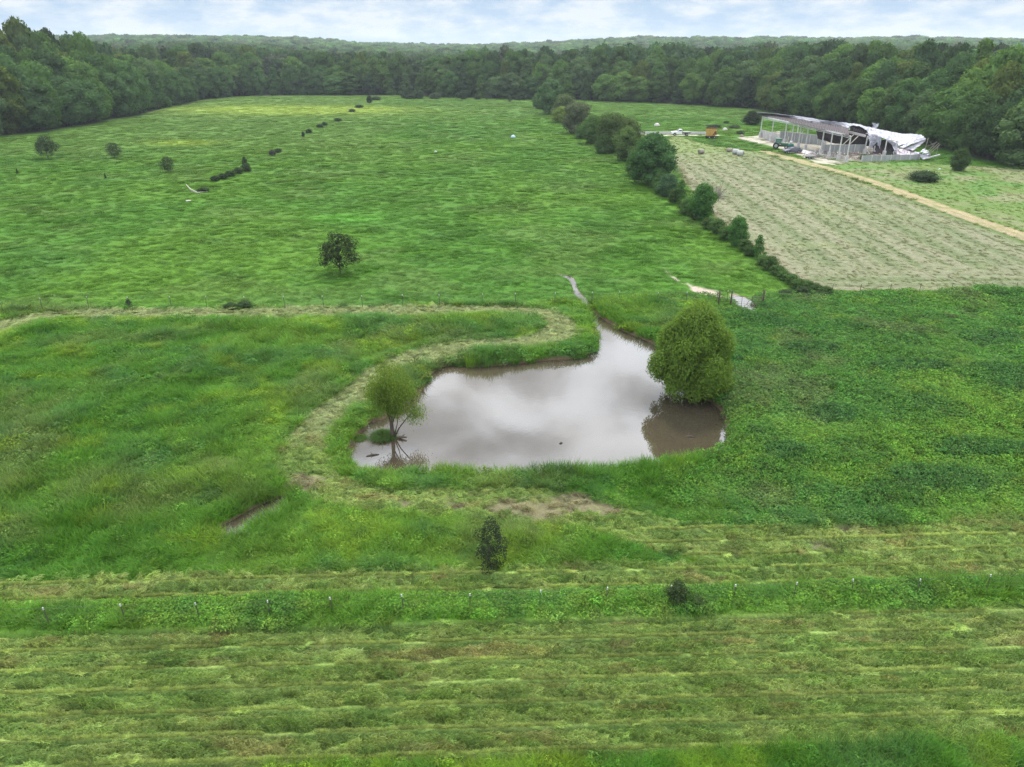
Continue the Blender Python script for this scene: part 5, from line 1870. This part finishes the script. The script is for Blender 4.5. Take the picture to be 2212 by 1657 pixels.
for a, b in (((1740.5, 273.8, 212), (1731, 289, 212)), ((1844, 291, 200), (1820, 313.5, 200)), ((1854, 294, 200), (1837, 310.5, 200)), ((1704, 295, 212), (1699.5, 315.5, 212))):
    MB().bar(L3(PY(*a)), L3(PY(*b)), .16).build('brace', simple_mat('brace_wood', (.55, .52, .42), .7, scale=3), barn)


def strip_pts(px_pts, z):
    return [Vector(G(x, y, z)) for x, y in px_pts]


def zline(pts_zs):
    return [Vector(G(x, y, z)) for x, y, z in pts_zs]


def sheet(name, rows, mat, th=.06, parent=barn, jit=.0, sub=6, seed=0):
    """a bent metal sheet given by rows of world points; resampled, slightly dented, with thickness"""
    rng = np.random.default_rng(seed)
    R = []
    for r in rows:
        P = np.array([tuple(p) for p in r])
        tt = np.linspace(0, len(P) - 1, (len(P) - 1) * sub + 1)
        R.append(np.stack([np.interp(tt, np.arange(len(P)), P[:, k]) for k in range(3)], -1))
    R = np.array(R)
    nr_ = R.shape[0]
    tt = np.linspace(0, nr_ - 1, (nr_ - 1) * sub + 1)
    out = np.zeros((len(tt), R.shape[1], 3))
    for j in range(R.shape[1]):
        for k in range(3):
            out[:, j, k] = np.interp(tt, np.arange(nr_), R[:, j, k])
    out += rng.normal(0, jit, out.shape)
    h, w_ = out.shape[:2]
    V = [tuple(L3(p)) for p in out.reshape(-1, 3)]
    F = [(i * w_ + j, i * w_ + j + 1, (i + 1) * w_ + j + 1, (i + 1) * w_ + j) for i in range(h - 1) for j in range(w_ - 1)]
    o = MB().add(V, F).build(name, mat, parent)
    sd = o.modifiers.new('thick', 'SOLIDIFY')
    sd.thickness = th
    return o


# remaining roof: top edge and torn lower edge, then the bare dark framing down to the eave
top_e = zline([(1634, 241.8, 7.4), (1675, 245.5, 7.4), (1700, 248.5, 7.5), (1725, 250.8, 7.6), (1760, 256.5, 7.6), (1789, 260.8, 7.7), (1815, 264, 7.7), (1841, 267.2, 7.8)])
low_e = zline([(1636, 244.2, 6.9), (1675, 248.4, 6.9), (1700, 252.0, 6.9), (1725, 257.5, 6.9), (1760, 263.5, 6.9), (1789, 267.5, 6.9), (1815, 271.5, 6.9), (1832, 276.5, 6.9)])
sheet('roof_sheet', [top_e, low_e], M_ROOF, .08, jit=.05, seed=1)
eave_e = zline([(1643, 250.5, 6.25), (1671, 256.2, 6.25), (1699, 262.5, 6.2), (1729, 269.6, 6.15), (1762, 277.5, 6.1), (1790, 283.5, 6.1), (1815, 288.8, 6.1), (1834, 293.5, 6.1)])
low_e2 = [p + Vector((0, 0, -.12)) for p in low_e]
sheet('bare_roof_framing', [low_e2, eave_e], M_DECK, .05, jit=.04, seed=2)
m = MB()
for i in range(7):
    for s in range(5):
        f, f2 = s / 5, (s + .5) / 5
        a = eave_e[i].lerp(eave_e[i + 1], f) + Vector((-.1, -.15, .12))
        b = low_e2[i].lerp(low_e2[i + 1], f2) + Vector((-.05, -.1, .15))
        c = eave_e[i].lerp(eave_e[i + 1], (s + 1) / 5) + Vector((-.1, -.15, .12))
        m.bar(L3(a), L3(b), .07)
        m.bar(L3(b), L3(c), .07)
m.build('truss_webs', simple_mat('weathered_truss', (.17, .14, .145), .8, col2=(.08, .06, .065), scale=2), barn)
sheet('torn_sheet', [zline([(1746, 262.6, 6.9), (1790, 268.6, 6.8), (1806, 271, 6.8)]), zline([(1750, 264.6, 6.7), (1790, 270.6, 6.6), (1806, 272.4, 6.6)])], M_ROOF, .05, jit=.05, seed=3)
# rear slope hanging down into the barn, dark inside
sheet('fallen_roof_inside', [[PY(1762, 268, 214), PY(1800, 276, 209), PY(1832, 280, 204), PY(1873, 289, 203)], [PY(1766, 300, 213), PY(1800, 309, 210), PY(1832, 313, 207), PY(1880, 316, 204)]],
      M_DECK, .05, jit=.06, seed=4)
sheet('fallen_roof_inside', [[PY(1838, 273, 205), PY(1856, 272, 205), PY(1876, 284, 204)], [PY(1838, 288, 205), PY(1856, 288, 205), PY(1876, 294, 204)]], M_DECK, .05, jit=.05, seed=14)
m = MB()
for k in range(7):
    x0 = 1842 + k * 4.3
    m.bar(L3(PY(x0, 275 + k * 1.2, 204.2)), L3(PY(x0 + 2.6, 283 + k * 1.4, 204.2)), .1)
    m.bar(L3(PY(x0 + 2.6, 283 + k * 1.4, 204.2)), L3(PY(x0 + 4.3, 276 + k * 1.2, 204.2)), .1)
m.build('truss_webs', bpy.data.materials['weathered_truss'], barn)
# arched lip and the big slumped sheet
sheet('roof_sheet', [[PY(1829, 271, 206), PY(1843, 266.8, 206), PY(1858, 269.3, 206), PY(1874, 275, 205), PY(1884, 279, 204)],
                     [PY(1829, 276.5, 204), PY(1842, 271.6, 204), PY(1856, 273.2, 204), PY(1871, 280.5, 203), PY(1876, 291, 202)]], M_ROOF, .07, jit=.05, seed=5)
sheet('slumped_roof', [[PY(1874, 274, 207), PY(1890, 278, 206), PY(1903, 281, 206), PY(1926, 285.4, 205), PY(1949, 289.3, 204), PY(1972, 289.5, 203), PY(1990, 291.4, 202)],
                       [PY(1874, 284, 203), PY(1890, 287, 202), PY(1906, 292, 201), PY(1928, 298, 200), PY(1950, 301, 199), PY(1972, 299, 198), PY(1996, 296.5, 199)],
                       [PY(1876, 292, 200), PY(1892, 293.5, 199), PY(1910, 299.5, 198), PY(1927, 308, 197), PY(1940, 316, 196), PY(1960, 309, 196), PY(1998.5, 300, 197)]],
      M_ROOF, .08, jit=.045, seed=6)
sheet('slumped_roof', [[PY(1876, 291, 200), PY(1893, 292, 199), PY(1905, 298, 198.5)], [PY(1877, 307, 198.5), PY(1890, 306, 198.5), PY(1898, 303, 198.5)], [PY(1878, 323, 197.5), PY(1884, 318, 198), PY(1888, 313, 198)]],
      M_ROOF, .07, jit=.07, seed=7)
sheet('slumped_roof', [[PY(1910, 299, 197.5), PY(1925, 304, 196.8), PY(1940, 312, 196)], [PY(1926, 312, 196.5), PY(1933, 316, 196.2), PY(1941, 320, 195.6)], [PY(1937, 337, 193), PY(1940, 333, 193.2), PY(1944, 328, 193.5)]],
      M_ROOF, .07, jit=.05, seed=8)
sheet('hanging_strip', [[PY(1894, 294, 197), PY(1904, 297, 197)], [PY(1895, 305, 196.5), PY(1903, 309, 196.5)], [PY(1896, 312, 196.2), PY(1900, 322, 196)]], M_ROOF, .06, jit=.07, seed=9)
sheet('folded_panel', [[PY(1940, 317, 196.4), PY(1972, 302, 196.8), PY(1998, 298, 197.2)], [PY(1950, 320.5, 194.5), PY(1974, 310, 195), PY(2000, 301.5, 196.5)]], M_ROOF, .08, jit=.05, seed=10)
sheet('folded_panel', [[PY(1952, 320.5, 195.2), PY(1976, 311.5, 195.4), PY(1998, 302, 196.6)], [PY(1971, 326, 193.5), PY(1984, 317, 194.5), PY(1999, 303.5, 196.4)]],
      corrugated('grey_roof_sheet', (.36, .35, .38), (.22, .21, .24), sc=20), .06, jit=.05, seed=11)
sheet('crumpled_roof', [[PY(1936, 322, 195), PY(1952, 321.5, 195), PY(1966, 324, 195), PY(1975, 329.5, 194.5)], [PY(1936, 330, 193), PY(1950, 330, 192.6), PY(1965, 332, 192.6), PY(1977, 334, 192.8)],
                        [PY(1942, 337.5, 190.8), PY(1955, 338, 190.6), PY(1968, 338, 190.6), PY(1977, 337.5, 190.8)]], M_ROOFP, .07, jit=.10, seed=12)
sheet('fallen_roof_inside', [[PY(1886, 300, 201), PY(1912, 302, 201), PY(1936, 312, 199)], [PY(1884, 334, 197), PY(1912, 336, 197), PY(1940, 336, 195.5)]], M_DECK, .05, jit=.1, seed=13)

# concrete walls
def wall(p, q, z0, z1, label, mat=M_CONC, th=.25):
    a, b = Vector(p), Vector(q)
    c = (a + b) / 2
    t = thing('concrete_wall', label, 'wall', (c.x, c.y, 0))
    m = MB()
    A, Bv = a - Vector((c.x, c.y, 0)), b - Vector((c.x, c.y, 0))
    hz_ = (z0 + z1) / 2
    m.bar((A.x, A.y, hz_), (Bv.x, Bv.y, hz_), th, z1 - z0)
    m.build('panel', mat, t)
    m = MB()
    n_ = max(2, int((b - a).length / 2.4))
    d_ = (Bv - A).normalized()
    side = Vector((d_.y, -d_.x, 0)) * (th / 2 + .05)
    if (side + c).length > c.length:
        side = -side
    for i in range(n_ + 1):
        p_ = A.lerp(Bv, i / n_) + side
        m.bar((p_.x, p_.y, z0), (p_.x, p_.y, z1 + .08), .14, .10)
    m.build('pilasters', simple_mat('pale_concrete', (.58, .57, .55), .9, scale=2), t)


g = lambda x, y: G(x, y)[:2] + (0,)
wall(g(1644, 296.5), g(1683, 307.5), -.2, 2.2, 'light ribbed concrete wall under the far barn posts')
wall(g(1684, 303), g(1783, 314.8), -.2, 2.6, 'long grey concrete wall inside the middle of the barn', M_CONCD)
wall(g(1778, 331.5), g(1866, 331.5), -.2, 2.25, 'smooth grey inner wall behind the nearest barn posts', M_CONCD)
wall(g(1860, 349), g(1984, 345.5), -.2, 1.35, 'low stained concrete wall at the near end of the barn', M_CONCD)
wall(g(1776, 321), g(1778, 331.4), -.2, 2.25, 'short side wall joining the smooth inner wall', M_CONCD)

# leaning slab on the apron
t = thing('concrete_slab', 'pale slab leaning between the dark car and the flat trailer', 'slab', G(1745, 333))
o_ = Vector(G(1745, 333))
MB().slab([Vector(G(1731, 330.5)) - o_, Vector(G(1758, 337.5)) - o_, Vector(PY(1763, 330, 200)) - o_, Vector(PY(1735, 323.5, 204)) - o_], .15).build('slab', M_CONC, t)

# rubble inside and in front
rng = np.random.default_rng(8)
m = MB()
for k in range(420):
    x = rng.uniform(1745, 1935)
    y = rng.uniform(326, 345) - max(0, (x - 1850)) * .08
    if x < 1775 and y > 338:
        continue
    gx_, gy_, _ = G(x, y)
    a = rng.uniform(0, math.pi)
    ln = rng.uniform(.2, 1.9)
    z = rng.uniform(.05, .55)
    m.bar((gx_ - math.cos(a) * ln / 2, gy_ - math.sin(a) * ln / 2, z), (gx_ + math.cos(a) * ln / 2, gy_ + math.sin(a) * ln / 2, z + rng.normal(0, .25)), rng.uniform(.05, .22), rng.uniform(.03, .12))
m_r, tt_ = new_mat('rubble')
gp = tt_.n('ShaderNodeNewGeometry').outputs['Random Per Island']
cc = tt_.n('ShaderNodeValToRGB', ins={0: gp})
cr = cc.color_ramp
cr.interpolation = 'CONSTANT'
for p_, c_ in ((0.0, (.40, .37, .33, 1)), (.3, (.20, .16, .13, 1)), (.5, (.52, .50, .47, 1)), (.8, (.12, .09, .08, 1)), (.92, (.25, .08, .06, 1))):
    e_ = cr.elements.new(p_) if p_ > 0 else cr.elements[0]
    e_.color = c_
bb = tt_.n('ShaderNodeBsdfPrincipled', ins={'Base Color': cc.outputs[0], 'Roughness': .9})
tt_.link(bb.outputs[0], tt_.n('ShaderNodeOutputMaterial').inputs[0])
o = m.build('rubble', m_r)
tag(o, 'broken boards and rubble strewn on the barn floor', kind='stuff')

# wreckage at the right end
def debris(name, label, cat, fn, x, y):
    o_ = G(x, y)
    t = thing(name, label, cat, o_)
    fn(t, Vector(o_))
    return t


def d_poles(t, o_):
    for a, b, r in (((1996, 332, 190), (2005, 299, 189), .13), ((2000, 336, 190), (2028, 309, 189), .10), ((2003, 338, 189), (2031, 312, 188), .10), ((2001, 330, 190), (2024, 306, 190), .07),
                    ((2022, 336, 189), (2027, 314, 189), .06), ((2004, 316, 190), (2022, 308, 190), .05), ((2008, 305, 190), (2018, 318, 190), .05)):
        MB().bar(Vector(PY(*a)) - o_, Vector(PY(*b)) - o_, r * 1.6).build('pole', M_BARKD, t)


debris('pole_pile', 'sheaf of pale splintered poles sticking up at the right end of the barn', 'poles', d_poles, 2008, 340)


def crumple(x0, y0, x1, y1, Y, seed, mat):
    def f(t, o_):
        rng = np.random.default_rng(seed)
        n = 5
        V, F = [], []
        for i in range(n):
            for j in range(n):
                p = Vector(PY(x0 + (x1 - x0) * i / (n - 1), y0 + (y1 - y0) * j / (n - 1), Y - j * .25)) + Vector(rng.normal(0, .22, 3)) - o_
                V.append(p)
        for i in range(n - 1):
            for j in range(n - 1):
                F.append((i * n + j, i * n + j + 1, (i + 1) * n + j + 1, (i + 1) * n + j))
        o = MB().add(V, F).build('sheet', mat, t)
        s = o.modifiers.new('thick', 'SOLIDIFY')
        s.thickness = .06
    return f


debris('metal_sheet', 'crumpled white sheet on the low wall end', 'metal sheet', crumple(1977, 328, 1990, 337, 191, 1, M_ROOF), 1983, 342)
debris('metal_sheet', 'torn white sheet hanging beneath the splintered poles', 'metal sheet', crumple(1990, 333, 2010, 341, 189, 2, M_ROOF), 2000, 344)
debris('metal_sheet', 'rounded white sheet caught against the poles', 'metal sheet', crumple(1992, 322, 2004, 331, 190, 3, M_BODYW), 1998, 342)
debris('fallen_beam', 'long pale beam lying right of the wreckage', 'beam', lambda t, o_: MB().bar(Vector(PY(1994, 344, 187)) - o_, Vector(PY(2030, 334.5, 189)) - o_, .28).build('beam', M_POST, t), 2005, 344)
debris('metal_sheet', 'bent grey white sheet flung up into the trees behind the barn', 'metal sheet', crumple(1884, 268, 1897, 280, 212, 4, M_ROOF), 1890, 300)

# concrete trough beyond the truck
t = thing('feed_trough', 'long low concrete trough behind the white truck', 'trough', G(1465, 289.5))
o_ = Vector(G(1465, 289.5))
m = MB()
m.bar(Vector(G(1330, 289.5)) - o_ + Vector((0, 0, .3)), Vector(G(1535, 290)) - o_ + Vector((0, 0, .3)), .25, .7)
m.bar(Vector(G(1330, 287.6)) - o_ + Vector((0, 0, .2)), Vector(G(1535, 288)) - o_ + Vector((0, 0, .2)), .25, .6)
m.build('concrete', M_CONC, t)

# far utility mast on the hill
gx_, gy_, _ = (-.253 * 1200, 1200, 0)
zb = float(base_z(np.array([gx_]), np.array([gy_]))[0])
t = thing('utility_mast', 'thin mast standing above the distant left hills', 'mast', (gx_, gy_, zb))
h_ = ZT(83, gy_) - zb
m = MB()
m.tube([(0, 0, -1), (0, 0, h_)], [1.1, .8], 6)
m.bar((0, 0, h_ - 1), (16, 0, h_ - 7), .7)
m.bar((-2, 0, h_ - 2), (2, 0, h_ - 2), 1.2)
m.build('mast', M_STEEL, t)
#@@HAZE
hz_b = MB().box((0, 2900, 45), (9000, 7400, 110))
m_haze = bpy.data.materials.new('haze')
m_haze.use_nodes = True
t = NT(m_haze.node_tree)
pvn = t.n('ShaderNodeVolumePrincipled', ins={'Color': (.80, .88, .96, 1), 'Density': .00014, 'Anisotropy': .2})
t.link(pvn.outputs[0], t.n('ShaderNodeOutputMaterial').inputs[1])
hz_o = hz_b.build('haze', m_haze)
hz_o['kind'] = 'stuff'
